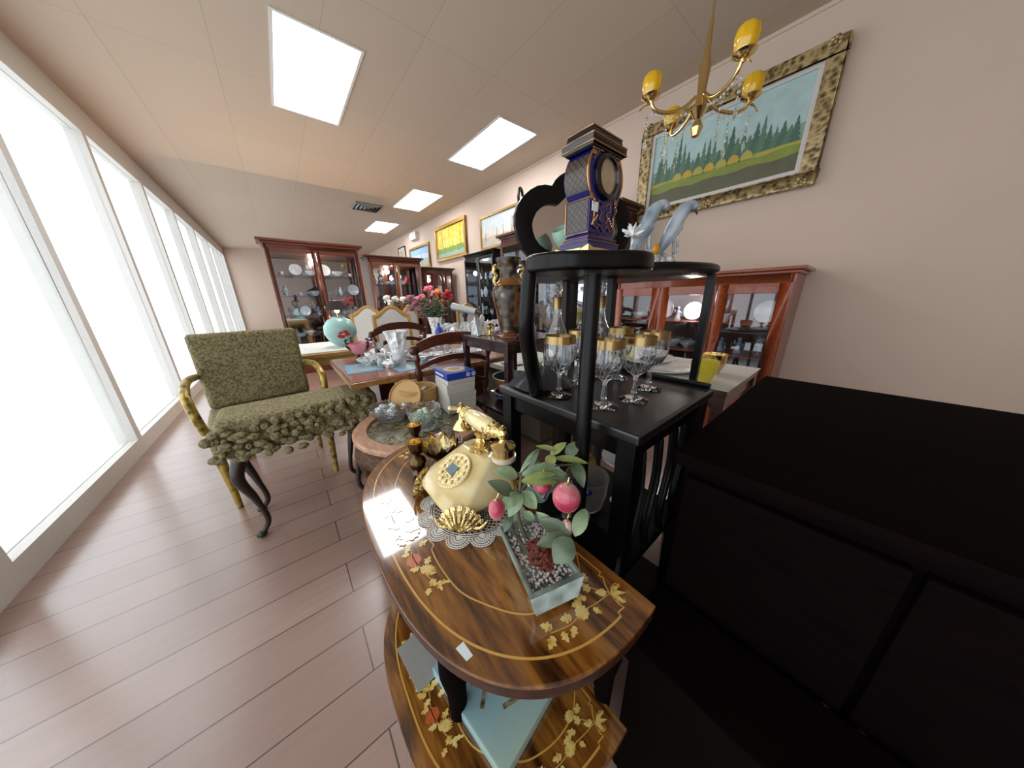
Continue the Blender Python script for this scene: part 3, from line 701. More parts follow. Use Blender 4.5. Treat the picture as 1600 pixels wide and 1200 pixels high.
# lower tier
LZ = .35
lowf = lambda p: (p[0] * 1.0 - .034 + .0, .42 + (p[1] - TY) * .74)
lo = part('lower_tier', B().prism([lowf(p) for p in dshape()], LZ - .02, LZ), 'walnut', T, bevel=.004)
inlay_set(lo, lowf, LZ + .0001, LZ + .0007)
def turned_leg(b, x, y, z0, z1, r=.016):
    h = z1 - z0
    b.lathe([(0, 0), (r * .7, 0), (r * .9, h * .03), (r * .6, h * .06), (r * .75, h * .3), (r * 1.1, h * .42), (r * .6, h * .46), (r * 1.1, h * .5), (r * .8, h * .54), (r * .95, h * .75), (r * 1.4, h * .86), (r * 1.2, h), (0, h)], (x, y, z0), 14)
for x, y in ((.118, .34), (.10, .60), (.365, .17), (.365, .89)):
    b = B(); turned_leg(b, x, y, 0, TZ - .085, .02); part('leg', b, 'darkwood_shade', T)
part('price_sticker', B().prism([tuple(pz(*p, TZ)[:2]) for p in ((712, 1014), (724, 1003), (739, 1025), (729, 1034))], TZ + .0008, TZ + .0011), 'paper', T, label='small white price sticker')
# things on the lower tier
tag(part('painted_tin', B().box(-.12, .11, -.11, .11, 0, .028), 'teal_tin', bevel=.004), 'pale teal painted flat tin on the lower tier under the marquetry table', 'tin', None, (.235, .335, LZ + .0008), .15)
tag(part('grey_card', B().box(-.03, .03, -.055, .055, 0, .002), 'card_grey'), 'grey card lying on the lower tier beside the table leg', 'card', None, (.088, .475, LZ + .0009), .1)

_tin = [o for o in C.objects if o.name == 'painted_tin'][0]
for _p in ([(-.08, .02), (-.03, .06), (.03, .05), (.06, .0), (.02, -.03), (-.03, -.01)], [(-.06, -.05), (.0, -.07), (.05, -.05), (.08, -.08)], [(-.09, -.02), (-.06, .0), (-.02, .02), (.0, .07)]):
    b = B(); strip2(b, [(q.x, q.y) for q in curve([(x, y, 0) for x, y in _p], 5)], .008, .0282, .0287); part('painted_scroll', b, 'brocade', _tin, label='olive painted scroll')

# ================================================================ doily
t = tag(part('lace_doily', (lambda b: b)(B()), 'lace') if False else thing('lace_doily', 'round white crocheted lace doily under the onyx telephone', 'doily', (.283, .520, TZ + .0009)), 'round white crocheted lace doily under the onyx telephone', 'doily')
b = B(); R1 = .098
for sgn in (-1, 1):
    for k in range(44):
        a0 = 2 * PI * k / 44
        b.tube([((.03 + (R1 - .03) * u) * math.cos(a0 + sgn * .85 * u), (.03 + (R1 - .03) * u) * math.sin(a0 + sgn * .85 * u), .0008) for u in (0, .2, .4, .6, .8, 1)], .0006, 4)
for r_ in (.03, .098, .103): b.tube([(r_ * math.cos(k * PI / 24), r_ * math.sin(k * PI / 24), .0009) for k in range(48)], .0009, 4, closed=True)
part('net', b, 'lace', t)
b = B(); NS = 13
for s_ in range(NS):
    a = 2 * PI * s_ / NS; cx, cy = .108 * math.cos(a), .108 * math.sin(a)
    for r_, w_ in ((.0100, .0028), (.0165, .0022), (.0225, .0022), (.0272, .0016)):
        strip2(b, [(cx + r_ * math.cos(a + q), cy + r_ * math.sin(a + q)) for q in [(-1.75 + 3.5 * j / 14) for j in range(15)]], w_, .0002, .0014)
    for j in range(15):
        q = a - 1.7 + 3.4 * j / 14
        strip2(b, [(cx + .006 * math.cos(q), cy + .006 * math.sin(q)), (cx + .0285 * math.cos(q), cy + .0285 * math.sin(q))], .0013, .0002, .0012)
    b.prism([(cx + .008 * math.cos(j * PI / 5), cy + .008 * math.sin(j * PI / 5)) for j in range(10)], .0002, .0012)
part('scalloped_border', b, 'lace', t)

# ================================================================ telephone
PX, PY, PZ = .297, .560, TZ + .0035
T = thing('antique_telephone', 'cream onyx and brass antique style telephone with push buttons in a dial ring', 'telephone', (PX, PY, PZ), .0)
def rr(x0, x1, y, z, c):   # chamfered rectangle points
    return [(x0 + c, -y, z), (x1 - c, -y, z), (x1, -y + c, z), (x1, y - c, z), (x1 - c, y, z), (x0 + c, y, z), (x0, y - c, z), (x0, -y + c, z)]
b = B().hull(rr(-.088, .088, .090, .012, .022) + rr(-.104, .100, .108, .034, .03) + rr(-.088, .096, .100, .058, .03) + rr(.018, .072, .062, .118, .014))
part('body', b, 'onyx', T, bevel=.012, seg=4, ang=1.2)
# sloped face frame: from (-.088, z .058) to (.018, z .118)
sl = math.atan2(.060, .106); fc = Vector((-.040, .0, .0862))
FT = Matrix.Translation(fc) @ Matrix.Rotation(-sl, 4, 'Y')
b = B(); b.T = FT @ Matrix.Diagonal((1, 1.12, 1, 1)); b.lathe([(0, 0), (.047, 0), (.048, .004), (.045, .007), (.040, .0055), (.020, .0055), (0, .0055)], n=40)
for k in range(40):
    b.ball((.0465 * math.cos(k * PI / 20), .0465 * math.sin(k * PI / 20), .005), .0022, 6, 4)
part('dial_plate', b, 'ivory', T)
for k in range(12):
    a = k * PI / 6 + .26; b = B(); b.T = FT @ Matrix.Diagonal((1, 1.12, 1, 1)); b.lathe([(0, .005), (.0052, .005), (.006, .0085), (.004, .0095), (0, .0097)], (.0335 * math.cos(a), .0335 * math.sin(a), 0), 12)
    bt = part('button', b, 'ivory', T)
    b = B(); b.T = FT @ Matrix.Diagonal((1, 1.12, 1, 1)); cx, cy = .0335 * math.cos(a), .0335 * math.sin(a)
    b.tube([(cx + .0068 * math.cos(q * PI / 6), cy + .0068 * math.sin(q * PI / 6), .0062) for q in range(12)], .0009, 5, closed=True); part('button_ring', b, 'brass', bt)
b = B(); b.T = FT; b.box(-.013, .013, -.016, .016, .005, .009); part('display_screen', b, 'screen', T, bevel=.001, label='small grey display screen')
b = B(); b.T = FT
for k in range(8):
    a = k * PI / 4; b.tube(curve([(.018 * math.cos(a), .018 * math.sin(a), .006), (.022 * math.cos(a + .2), .022 * math.sin(a + .2), .0075), (.026 * math.cos(a), .026 * math.sin(a), .006)], 4), .0013, 5)
b.tube([(-.014, -.017, .007), (.014, -.017, .007), (.014, .017, .007), (-.014, .017, .007)], .0014, 5, closed=True)
part('filigree', b, 'brass', T)
# scallop feet
def scallop(x, y, ang, s_=1):
    b = B(); b.T = Matrix.Translation((x, y, 0)) @ Matrix.Rotation(ang, 4, 'Z')
    n = 9
    for k in range(n):
        q = -1.15 + 2.3 * k / (n - 1); L_ = .052 * s_ * (1 - .12 * abs(q))
        P = [(.010, 0, .004), (.016 + .012, L_ * .45 * math.sin(q), .006 + L_ * .4 * math.cos(q)), (.010, L_ * math.sin(q), .006 + L_ * .85 * math.cos(q)), (.013, L_ * 1.12 * math.sin(q), .006 + L_ * .98 * math.cos(q))]
        b.tube(curve(P, 5), [.0015 + .0050 * s_ * (j / 15) for j in range(16)], 7)
    b.ball((.018, 0, .006), (.010, .010, .006)); b.ball((.006, 0, .02), (.01, .032 * s_, .02 * s_))
    for s2 in (-1, 1): b.tube(curve([(.012, s2 * .02, .008), (.018, s2 * .045, .012), (.010, s2 * .062, .026)], 5), [.005, .005, .005, .005, .005, .004, .004, .003, .003, .002, .001], 6)
    return b
for x, y, a in ((-.070, -.086, -PI * .74), (-.082, .086, PI * .75), (.085, -.085, -PI * .25), (.085, .085, PI * .25)):
    part('shell_foot', scallop(x, y, a), 'brass_cast', T)
b = B()
for a in (0, 1.5, 3.1, 4.6):
    pass
# cradle
b.lathe([(0, .117), (.030, .117), (.032, .122), (.024, .128), (.012, .133), (.016, .142), (.011, .150), (.014, .160), (.018, .166), (0, .17)], (.045, 0, 0), 20, lambda a, z: 1 + .12 * math.cos(8 * a))
for k in range(8):
    a = k * PI / 4; b.ball((.045 + .027 * math.cos(a), .027 * math.sin(a), .122), (.009, .009, .006), 7, 5)
for s2 in (-1, 1):
    b.tube(curve([(.045, 0, .160), (.045, s2 * .03, .160), (.045, s2 * .045, .172)], 6), .005, 7)
    for s3 in (-1, 1): b.tube(curve([(.045, s2 * .040, .168), (.045 + s3 * .016, s2 * .042, .172), (.045 + s3 * .018, s2 * .042, .192), (.045 + s3 * .022, s2 * .044, .200)], 5), .0035, 6)
part('cradle', b, 'brass_cast', T)
# handset, axis along y
H = part('handset', B(), 'brass', T); bpy.data.objects.remove(H)
hz = .196; hx = .045
def ylathe(prof, mat, name, par, y=0, z=hz, n=20, wob=None):
    b = B(); b.T = Matrix.Translation((hx, y, z)) @ Matrix.Rotation(-PI / 2, 4, 'X'); b.lathe(prof, n=n, wob=wob); return part(name, b, mat, par)
H = ylathe([(0, -.056), (.016, -.056), (.0205, -.045), (.0235, -.01), (.0235, .01), (.0205, .045), (.016, .056), (0, .056)], 'ivory', 'handset_grip', T, wob=lambda a, z: 1 + .02 * math.cos(8 * a))
for s2 in (-1, 1):
    g = B(); g.T = Matrix.Translation((hx, 0, hz)) @ Matrix.Rotation(-PI / 2 * s2, 4, 'X')
    g.lathe([(0, .054), (.019, .054), (.021, .060), (.017, .066), (.019, .073), (.014, .080), (.010, .092), (.014, .097), (.011, .104), (0, .108)], n=20, wob=lambda a, z: 1 + .06 * math.cos(10 * a) * (z < .075))
    part('handset_collar', g, 'brass_cast', H)
# mouthpiece (far end) - brass horn
y = .098
b = B().lathe([(0, -.012), (.006, -.012), (.011, -.004), (.011, .006), (.007, .012), (.008, .018), (.004, .022), (0, .023)], (hx, y, hz), 16); part('joint', b, 'brass', H)
b = B().lathe([(0, -.056), (.027, -.056), (.029, -.052), (.027, -.047), (.018, -.036), (.010, -.026), (.0075, -.012), (0, -.011)], (hx, y, hz), 24); part('mouthpiece', b, 'brass', H)
b = B(); b.tube([(hx - .01, y + .006, hz + .006), (hx - .026, y + .010, hz + .010)], [.005, .006], 10); b.ball((hx - .028, y + .0105, hz + .0105), .007); part('mouthpiece_knob', b, 'ivory', H)
# earpiece (near end)
y = -.098
b = B().lathe([(0, -.012), (.006, -.012), (.011, -.004), (.011, .006), (.007, .012), (.008, .018), (.004, .022), (0, .023)], (hx, y, hz), 16); part('joint', b, 'brass', H)
b = B().lathe([(0, -.052), (.026, -.052), (.026, -.032), (.029, -.030), (.029, -.027), (.026, -.025), (.012, -.019), (.007, -.011), (0, -.010)], (hx, y, hz), 28); part('earpiece', b, 'brass', H)
b = B().lathe([(0, -.066), (.026, -.066), (.0295, -.062), (.0295, -.052), (0, -.0518)], (hx, y, hz), 28); part('earpiece_ring', b, 'ivory_white', H, label='white onyx ring')

# ================================================================ jade plum tree in stone pot
pc = Vector((.282, .288, TZ)); T = thing('potted_stone_tree', 'miniature tree of jade leaves with pink stone plums in a marble pot', 'ornament', (pc.x, pc.y, TZ + .0009), math.radians(-17))
a0, a1 = (-.038, .038, -.066, .066), (-.049, .049, -.078, .078)
b = B(); b.mi = 0
def quadring(b, o0, i0, z_o, z_i):
    pass
z0, z1 = .010, .052
out_b, out_t = [(a0[0], a0[2]), (a0[1], a0[2]), (a0[1], a0[3]), (a0[0], a0[3])], [(a1[0], a1[2]), (a1[1], a1[2]), (a1[1], a1[3]), (a1[0], a1[3])]
inn = [(x * .86, y * .91) for x, y in out_t]
rings = [[b.v((x, y, z)) for x, y in L_] for L_, z in ((out_b, z0), (out_t, z1 - .008), (out_t, z1), (inn, z1), ([(x * .9, y * .9) for x, y in inn], z1 - .016))]
for A, D in zip(rings, rings[1:]):
    for k in range(4): b._f([A[k], A[(k + 1) % 4], D[(k + 1) % 4], D[k]])
b._f(rings[0][::-1]); b._f(rings[-1])
part('pot', b, 'stone', T, bevel=.0025)
b = B()
for x in (-1, 1):
    for y in (-1, 1): b.frustum((x * .026 - .010, x * .026 + .010, y * .05 - .012, y * .05 + .012), (x * .026 - .012, x * .026 + .012, y * .052 - .014, y * .052 + .014), 0, .0102)
part('pot_feet', b, 'stone_lt', T, bevel=.002)
part('rim_band', B().frustum((-.0405, .0405, -.0805, -.068), (-.050, .050, -.0795, -.0783), .0105, .050), 'stone_lt', T, bevel=.001, label='paler blue grey end slab')
gr = B(); r = random.Random(4)
for k in range(420):
    x, y = r.uniform(-.040, .040), r.uniform(-.066, .066); gr.ball((x, y, .0385 + r.uniform(0, .005)), (r.uniform(.0018, .0032),) * 3, 5, 3)
o = part('gravel', gr, 'gravel', T); o['kind'] = 'stuff'
gr = B()
for k in range(110):
    a = r.uniform(0, 6.28); q = r.uniform(0, 1) ** .5; gr.ball((.004 + .022 * q * math.cos(a), -.008 + .036 * q * math.sin(a), .042 + (1 - q) * .012 + r.uniform(0, .004)), (r.uniform(.003, .006), r.uniform(.003, .006), .004), 5, 4)
o = part('red_chips', gr, 'redrock', T); o['kind'] = 'stuff'
def L2(p): return Matrix.Rotation(math.radians(17), 4, 'Z') @ (Vector(p) - Vector((pc.x, pc.y, TZ + .0009)))
def leafmesh(base, tip, w_, nrm, mat, fold=.25, name='leaf'):
    base, tip = L2(base), L2(tip); ax = tip - base; ln = ax.length; ax.normalize()
    nv = (Matrix.Rotation(math.radians(17), 3, 'Z') @ Vector(nrm)); side = ax.cross(nv).normalized(); up = side.cross(ax).normalized()
    b = B(); n = 9; rows = []
    for i in range(n + 1):
        u = i / n; ww = w_ * math.sin(PI * min(1, u * .98 + .01) ** .85) ** .8; c = base + ax * ln * u + up * (math.sin(PI * u) * ln * .10)
        rows.append([c + side * ww * q + up * (abs(q) * ww * fold) for q in (-1, -.55, 0, .55, 1)])
    th = .0016
    A = [[b.v(p + up * th) for p in row] for row in rows]; D = [[b.v(p - up * th) for p in row] for row in rows]
    for i in range(n):
        for q in range(4):
            b._f([A[i][q], A[i][q + 1], A[i + 1][q + 1], A[i + 1][q]]); b._f([D[i][q], D[i + 1][q], D[i + 1][q + 1], D[i][q + 1]])
        b._f([A[i][0], A[i + 1][0], D[i + 1][0], D[i][0]]); b._f([A[i][4], D[i][4], D[i + 1][4], A[i + 1][4]])
    b._f([A[0][q] for q in range(5)] + [D[0][q] for q in range(4, -1, -1)]); b._f([A[n][q] for q in range(4, -1, -1)] + [D[n][q] for q in range(5)])
    return part(name, b, mat, T)
def W3(px, py, d): return pd(px, py, d)
view = -W3(850, 780, 1.0) + CAM; view = Vector(view).normalized()
up_n = (view + Vector((0, 0, .5))).normalized()
# trunk and branches: world points
tb = pz(838, 880, TZ + .045)
node = W3(812, 770, .555); n2 = W3(850, 718, .60); n3 = W3(892, 838, .50); n4 = W3(868, 745, .56)
for P, R_ in (([tb, W3(826, 850, .545), W3(810, 810, .545), node], (.005, .0035)), ([node, W3(815, 745, .565), W3(828, 720, .58), W3(848, 700, .60), W3(885, 698, .61)], (.0035, .0018)),
              ([tb, W3(862, 872, .515), n3], (.004, .003)), ([node, W3(795, 765, .55), W3(775, 755, .55)], (.003, .0015)), ([node, W3(840, 735, .57), W3(870, 728, .575), W3(915, 724, .60)], (.003, .0015)),
              ([tb + Vector((0, .01, 0)), W3(802, 830, .56), W3(795, 800, .56)], (.004, .003))):
    pts = curve([L2(p) for p in P], 6); b = B().tube(pts, [R_[0] + (R_[1] - R_[0]) * i / (len(pts) - 1) for i in range(len(pts))], 7); part('branch', b, 'stem', T)
LV = [((815, 752), (886, 750), .545, .560, .013, 'leaf_y'), ((816, 741), (886, 742), .560, .565, .017, 'leaf'), ((808, 745), (772, 735), .56, .55, .013, 'leaf'), ((800, 772), (762, 752), .55, .53, .013, 'leaf_d'),
      ((812, 770), (778, 800), .55, .53, .012, 'leaf'), ((815, 772), (795, 808), .545, .525, .013, 'leaf'), ((815, 768), (838, 795), .55, .535, .014, 'leaf'), ((818, 765), (848, 785), .56, .54, .012, 'leaf_d'),
      ((820, 745), (842, 705), .575, .585, .007, 'leaf_d'), ((842, 702), (812, 740), .60, .57, .006, 'leaf'), ((860, 712), (885, 692), .60, .61, .009, 'leaf_y'), ((885, 715), (905, 690), .61, .62, .013, 'leaf_d'),
      ((865, 716), (918, 724), .60, .60, .007, 'leaf_y'), ((855, 728), (866, 712), .575, .59, .011, 'leaf_y'), ((896, 722), (912, 762), .60, .56, .013, 'leaf_d'), ((898, 838), (914, 795), .50, .53, .013, 'leaf'),
      ((890, 838), (842, 812), .50, .52, .014, 'leaf_d'), ((893, 842), (866, 880), .49, .475, .020, 'leaf_d'), ((888, 838), (838, 852), .50, .49, .012, 'leaf_d'), ((868, 828), (838, 800), .52, .53, .009, 'leaf'),
      ((800, 800), (788, 832), .555, .54, .009, 'leaf_d'), ((870, 705), (838, 697), .60, .60, .005, 'leaf_y'), ((835, 812), (815, 800), .54, .55, .008, 'leaf'), ((886, 760), (858, 735), .55, .56, .010, 'leaf_d')]
for a, c, d0, d1, w_, m in LV: leafmesh(W3(*a, d0), W3(*c, d1), w_ * 1.05, up_n, m)
for (px, py, d, rx, rz_) in ((885, 777, .50, .0255, .0275), (846, 757, .56, .019, .019), (776, 796, .53, .016, .022), (885, 826, .515, .012, .02), (836, 728, .585, .013, .014)):
    c = L2(W3(px, py, d)); b = B().ball(c, (rx, rx, rz_), 20, 14); pl = part('plum', b, 'plum' if (px, py) != (836, 728) else 'leaf_y', T)
    b = B().tube(curve([c + Vector((0, 0, rz_ * .93)), c + Vector((.002, 0, rz_ + .006)), c + Vector((.006, .002, rz_ + .012))], 4), .0012, 6); b.ball(c + Vector((0, 0, rz_)), (.004, .004, .003), 8, 5); part('plum_stalk', b, 'brass', pl)

# ================================================================ small metal goblets and lotus dish
def lotus(loc):
    t = thing('lotus_dish', 'small lotus shaped dish with pointed dark bronze petals behind the telephone', 'dish', loc)
    part('base', B().lathe([(0, 0), (.028, 0), (.024, .005), (.012, .012), (.014, .02), (.03, .024), (0, .026)], n=24), 'bronze', t)
    for k in range(9):
        a = k * 2 * PI / 9 + .2; b = B(); n = 8; rows = []
        for i in range(n + 1):
            u = i / n; ww = .0195 * math.sin(PI * (.10 + .90 * u)) ** .7 if i < n else .0004
            rad = .020 + .040 * math.sin(u * 1.5); z = .018 + .062 * u ** 1.25
            rows.append([(rad - (1 - math.cos(q)) * .01, ww * math.sin(q) / math.sin(1.0), z) for q in (-1.0, -.5, 0, .5, 1.0)])
        Rz = Matrix.Rotation(a, 4, 'Z'); b.T = Rz
        A = [[b.v(p) for p in r_] for r_ in rows]; D = [[b.v((p[0] - .0018, p[1], p[2] + .0004)) for p in r_] for r_ in rows]
        for i in range(n):
            for q in range(4):
                b.mi = 0; b._f([A[i][q], A[i][q + 1], A[i + 1][q + 1], A[i + 1][q]]); b.mi = 1; b._f([D[i][q], D[i + 1][q], D[i + 1][q + 1], D[i][q + 1]])
            b.mi = 0; b._f([A[i][0], A[i + 1][0], D[i + 1][0], D[i][0]]); b._f([A[i][4], D[i][4], D[i + 1][4], A[i + 1][4]])
        part('petal', b, ['bronze', 'brass'], t)
    part('glass_cup', B().lathe([(0, .026), (.022, .028), (.034, .045), (.038, .062), (.036, .062), (.032, .046), (.02, .031), (0, .029)], n=24), 'cutglass', t)
    return t
p = pz(690, 722, TZ); lotus((p.x, p.y + .0, TZ + .0009))
def mini_goblet(label, px, py, s_=1.0):
    p = pz(px, py, TZ); t = thing('metal_goblet', label, 'goblet', (p.x, p.y, TZ + .0009))
    part('foot', B().lathe([(0, 0), (.016 * s_, 0), (.015 * s_, .003), (.006 * s_, .008 * s_), (.018 * s_, .018 * s_), (.021 * s_, .03 * s_), (.016 * s_, .042 * s_), (.006 * s_, .050 * s_), (0, .052 * s_)], n=20), 'bronze', t)
    part('cup', B().lathe([(0, .050), (.006, .050), (.012, .056), (.0165, .070), (.018, .088), (.0165, .088), (.014, .070), (.009, .058), (0, .056)][:0] or [(0, .050 * s_), (.006 * s_, .050 * s_), (.013 * s_, .057 * s_), (.017 * s_, .070 * s_), (.019 * s_, .086 * s_), (.0175 * s_, .086 * s_), (.015 * s_, .070 * s_), (.009 * s_, .06 * s_), (0, .058 * s_)], n=20), 'bronze', t)
    part('liner', B().lathe([(0, .060 * s_), (.009 * s_, .062 * s_), (.0148 * s_, .0705 * s_), (.0172 * s_, .0855 * s_), (.0165 * s_, .0855 * s_), (.0138 * s_, .071 * s_), (0, .064 * s_)], n=20), 'brass', t, label='brass lining')
    return t
mini_goblet('round bellied bronze goblet on the table left of the telephone', 655, 738, 1.22)
p = pz(655, 700, TZ)
mini_goblet('second bronze goblet standing behind, near the far rim of the table', 653, 706, 1.2)
# frosted bell behind the telephone
p = pz(722, 712, TZ)
t = thing('glass_bell', 'small frosted glass bell just behind the telephone', 'bell', (p.x, p.y, TZ + .0009))
part('bell_body', B().lathe([(.030, 0), (.026, .012), (.023, .03), (.018, .045), (.008, .052), (0, .053), (0, .050), (.006, .049), (.015, .043), (.020, .03), (.023, .012), (.027, 0)], n=24), 'frosted', t)
part('bell_handle', B().lathe([(0, .053), (.004, .053), (.004, .06), (.008, .066), (.005, .072), (0, .073)], n=12), 'glass', t)
# ================================================================ black shelved stand with the clock
SX, SY = .462, .328
T = thing('plant_stand', 'slender black lacquered stand whose lobed top shelf carries the blue clock', 'stand', (SX, SY, 0))
u = Vector((.83, -.56, 0)).normalized(); v = Vector((.56, .83, 0)).normalized()
def lobed(n=60, s_=1.0):
    out = []
    for k in range(n):
        a = 2 * PI * k / n; r_ = 1 + .07 * math.cos(3 * a + PI / 2) + .02 * math.cos(6 * a)
        p = u * (.113 * s_ * r_ * math.cos(a) - .010) + v * (.082 * s_ * r_ * math.sin(a) + .006); out.append((p.x, p.y))
    return out
part('top_shelf', B().prism(lobed(), 1.192, 1.2215), 'black', T, bevel=.009, seg=4)
b = B().tube([(0, 0, .035), (0, 0, 1.19)], .0165, 16); part('pole', b, 'rosewood_dk' if 'rosewood_dk' in M else 'black', T)
q = u * -.118
tip = Vector((SX, SY, 0)) + q * 1.0
end = Vector((.535, .555, .884))
cpts = [(tip.x, tip.y, 1.195), (tip.x - .004, tip.y + .002, 1.15), (tip.x + .002, tip.y + .012, 1.09), (tip.x + .045, tip.y + .045, 1.01), (tip.x + .105, tip.y + .095, .945), (end.x, end.y, end.z)]
b = B(); pts = curve([Vector(p) - Vector((SX, SY, 0)) for p in cpts], 8); b.tube(pts, [.0125 + .006 * i / len(pts) for i in range(len(pts))], 18, flat=1.1); part('curved_brace', b, 'black', T, ang=1.2)
b = B().lathe([(0, 0), (.092, 0), (.095, .004), (.095, .014), (.092, .018), (0, .018)], (-.002, -.004, .535), 48); part('lower_shelf', b, 'black', T)
for k in range(3):
    a = k * 2 * PI / 3 + .5; b = B().tube(curve([(.01 * math.cos(a), .01 * math.sin(a), .12), (.05 * math.cos(a), .05 * math.sin(a), .09), (.095 * math.cos(a), .095 * math.sin(a), .012)], 6), [.014] * 6 + [.012] * 6 + [.011], 10); part('foot', b, 'black', T)

# ================================================================ porcelain clock
cw, cdp, ch = .093, .062, .168      # width (x), depth (y), height
CX, CY = .4675, .3445
T = thing('mantel_clock', 'tall cobalt blue and gold porcelain mantel clock with an oval brass dial', 'clock', (CX, CY, 1.2217))
hw, hd = cw / 2, cdp / 2
b = B().box(-hw - .004, hw + .004, -hd - .004, hd + .004, .0035, .009)
for x in (-1, 1):
    for y in (-1, 1): b.hull([(x * (hw + .006), y * (hd + .006), .001), (x * (hw - .018), y * (hd + .006), .001), (x * (hw + .006), y * (hd - .018), .001), (x * (hw + .006), y * (hd + .006), .013), (x * (hw - .014), y * (hd + .004), .008), (x * (hw + .004), y * (hd - .014), .008)])
part('gold_foot', b, 'brass', T, bevel=.001)
b = B().box(-hw, hw, -hd, hd, .009, .019).box(-hw + .004, hw - .004, -hd + .004, hd - .004, .019, .026).frustum((-hw + .005, hw - .005, -hd + .005, hd - .005), (-hw + .010, hw - .010, -hd + .008, hd - .008), .026, .034)
part('plinth', b, 'navy', T, bevel=.0015)
b = B()
for z, e in ((.0192, .0006), (.0262, -.0034), (.034, -.0085)):
    b.tube([(-hw - e, -hd - e, z), (hw + e, -hd - e, z), (hw + e, hd + e, z), (-hw - e, hd + e, z)], .0009, 6, closed=True)
part('gold_line', b, 'gold_trim', T)
xw = hw - .008; yd = hd - .006
part('lower_case', B().box(-xw, xw, -yd, yd, .034, .088), 'navy', T, bevel=.003)
for s2 in (-1, 1):
    part('lattice_panel', B().box(s2 * xw - .001, s2 * xw + .001, -yd + .003, yd - .003, .037, .082), 'lattice', T)
b = B()
for s2 in (-1, 1): b.tube([(s2 * (xw + .0008), -yd, .0845), (s2 * (xw + .0008), yd, .0845), (s2 * (xw + .0008), yd, .036)], .0014, 6)
part('gold_line', b, 'gold_trim', T)
# drum head: waisted barrel, profile in x-z extruded along y
prof = []
for k in range(25):
    a = PI * k / 24; prof.append((xw - .004 + .013 * math.sin(a) ** .8, .086 + .066 * k / 24))
drum = prof + [(-x, z) for x, z in reversed(prof)]
b = B(); b.T = Matrix.Rotation(PI / 2, 4, 'X'); b.prism([(x, z) for x, z in drum], -yd, yd); part('upper_case', b, 'navy', T, bevel=.002)
for s2 in (-1, 1):
    b = B()
    for k in range(3, 21):
        (x0, z0), (x1, z1) = prof[k], prof[k + 1]
        P = [(s2 * (x + .0012), y, z) for (x, z) in ((x0, z0), (x1, z1)) for y in (-yd + .003, yd - .003)] + [(s2 * (x - .001), y, z) for (x, z) in ((x0, z0), (x1, z1)) for y in (-yd + .003, yd - .003)]
        b.hull(P)
    part('lattice_panel', b, 'lattice', T)
b = B()
for s2 in (-1, 1):
    b.tube([(s2 * (x + .001), -yd - .0006, z) for x, z in prof], [.0014 + .0012 * math.sin(PI * i / 24) for i in range(25)], 6)
    b.tube(curve([(s2 * xw * .97, -yd - .001, .088), (s2 * xw * .8, -yd - .003, .080), (s2 * xw * .92, -yd - .003, .074), (s2 * xw * .75, -yd - .002, .062), (s2 * xw * .8, -yd - .002, .046), (s2 * xw * .5, -yd - .002, .040)], 6), .0015, 6)
    b.tube(curve([(s2 * xw * .5, -yd - .002, .040), (s2 * xw * .3, -yd - .002, .046), (0, -yd - .002, .038)], 6), .0013, 6)
    b.ball((s2 * xw * .9, -yd - .001, .086), (.005, .002, .006), 8, 5)
    b.ball((s2 * xw * .85, -yd - .001, .146), (.006, .002, .005), 8, 5)
b.tube([(-xw, -yd - .001, .152), (xw, -yd - .001, .152)], .0014, 6)
for s2 in (-1, 1):
    for q in range(5): b.ball((s2 * xw * (.45 + .09 * q), -yd - .001, .060 - .0035 * q), (.0022, .0014, .0022), 6, 4)
    b.tube(curve([(s2 * .004, -yd - .002, .078), (s2 * .016, -yd - .002, .082), (s2 * .018, -yd - .002, .072), (s2 * .008, -yd - .002, .066), (s2 * .012, -yd - .002, .056), (s2 * .003, -yd - .002, .050)], 5), .0012, 6)
    b.tube(curve([(s2 * .010, -yd - .001, .150), (s2 * .020, -yd - .002, .156 - .004), (s2 * .030, -yd - .001, .144), (s2 * .036, -yd - .001, .136)], 5), .0012, 6)
part('gold_scroll', b, 'gold_trim', T)
b = B().box(-.004, .004, -yd - .0035, -yd - .0005, .040, .048)
# dial
b = B(); b.T = Matrix.Translation((.002, -yd, .119)) @ Matrix.Rotation(PI / 2, 4, 'X') @ Matrix.Diagonal((1, 1, 1, 1)); b.lathe([(.024, .0), (.034, .0), (.034, .004), (.031, .007), (.026, .0075), (.024, .004), (.024, 0)], n=40); part('bezel', b, 'blueblack', T)
b = B(); b.T = Matrix.Translation((.002, -yd, .119)) @ Matrix.Rotation(PI / 2, 4, 'X'); b.lathe([(0, .0005), (.0242, .0005), (.0242, .004), (.018, .0055), (.008, .0085), (0, .0092)], n=40); part('dial', b, 'dial', T)
part('price_tag', B().box(-xw + .001, -xw + .017, -yd - .0042, -yd - .0034, .064, .078), 'paper', T, label='small pale blue price label')
# cornice
ex = .001
b = B().frustum((-xw - .002, xw + .002, -yd - .002, yd + .002), (-hw - ex, hw + ex, -hd - ex, hd + ex), .152, .157).box(-hw - ex, hw + ex, -hd - ex, hd + ex, .157, .167).box(-hw + .006, hw - .006, -hd + .006, hd - .006, .167, .171).frustum((-hw + .004, hw - .004, -hd + .004, hd - .004), (-hw + .006, hw - .006, -hd + .006, hd - .006), .171, .180)
part('cornice', b, 'blueblack', T, bevel=.0012)
b = B()
for z, e in ((.1675, ex - .0004), (.1572, ex), (.1802, -.0055)):
    b.tube([(-hw - e, -hd - e, z), (hw + e, -hd - e, z), (hw + e, hd + e, z), (-hw - e, hd + e, z)], .0011, 6, closed=True)
part('gold_line', b, 'gold_trim', T)

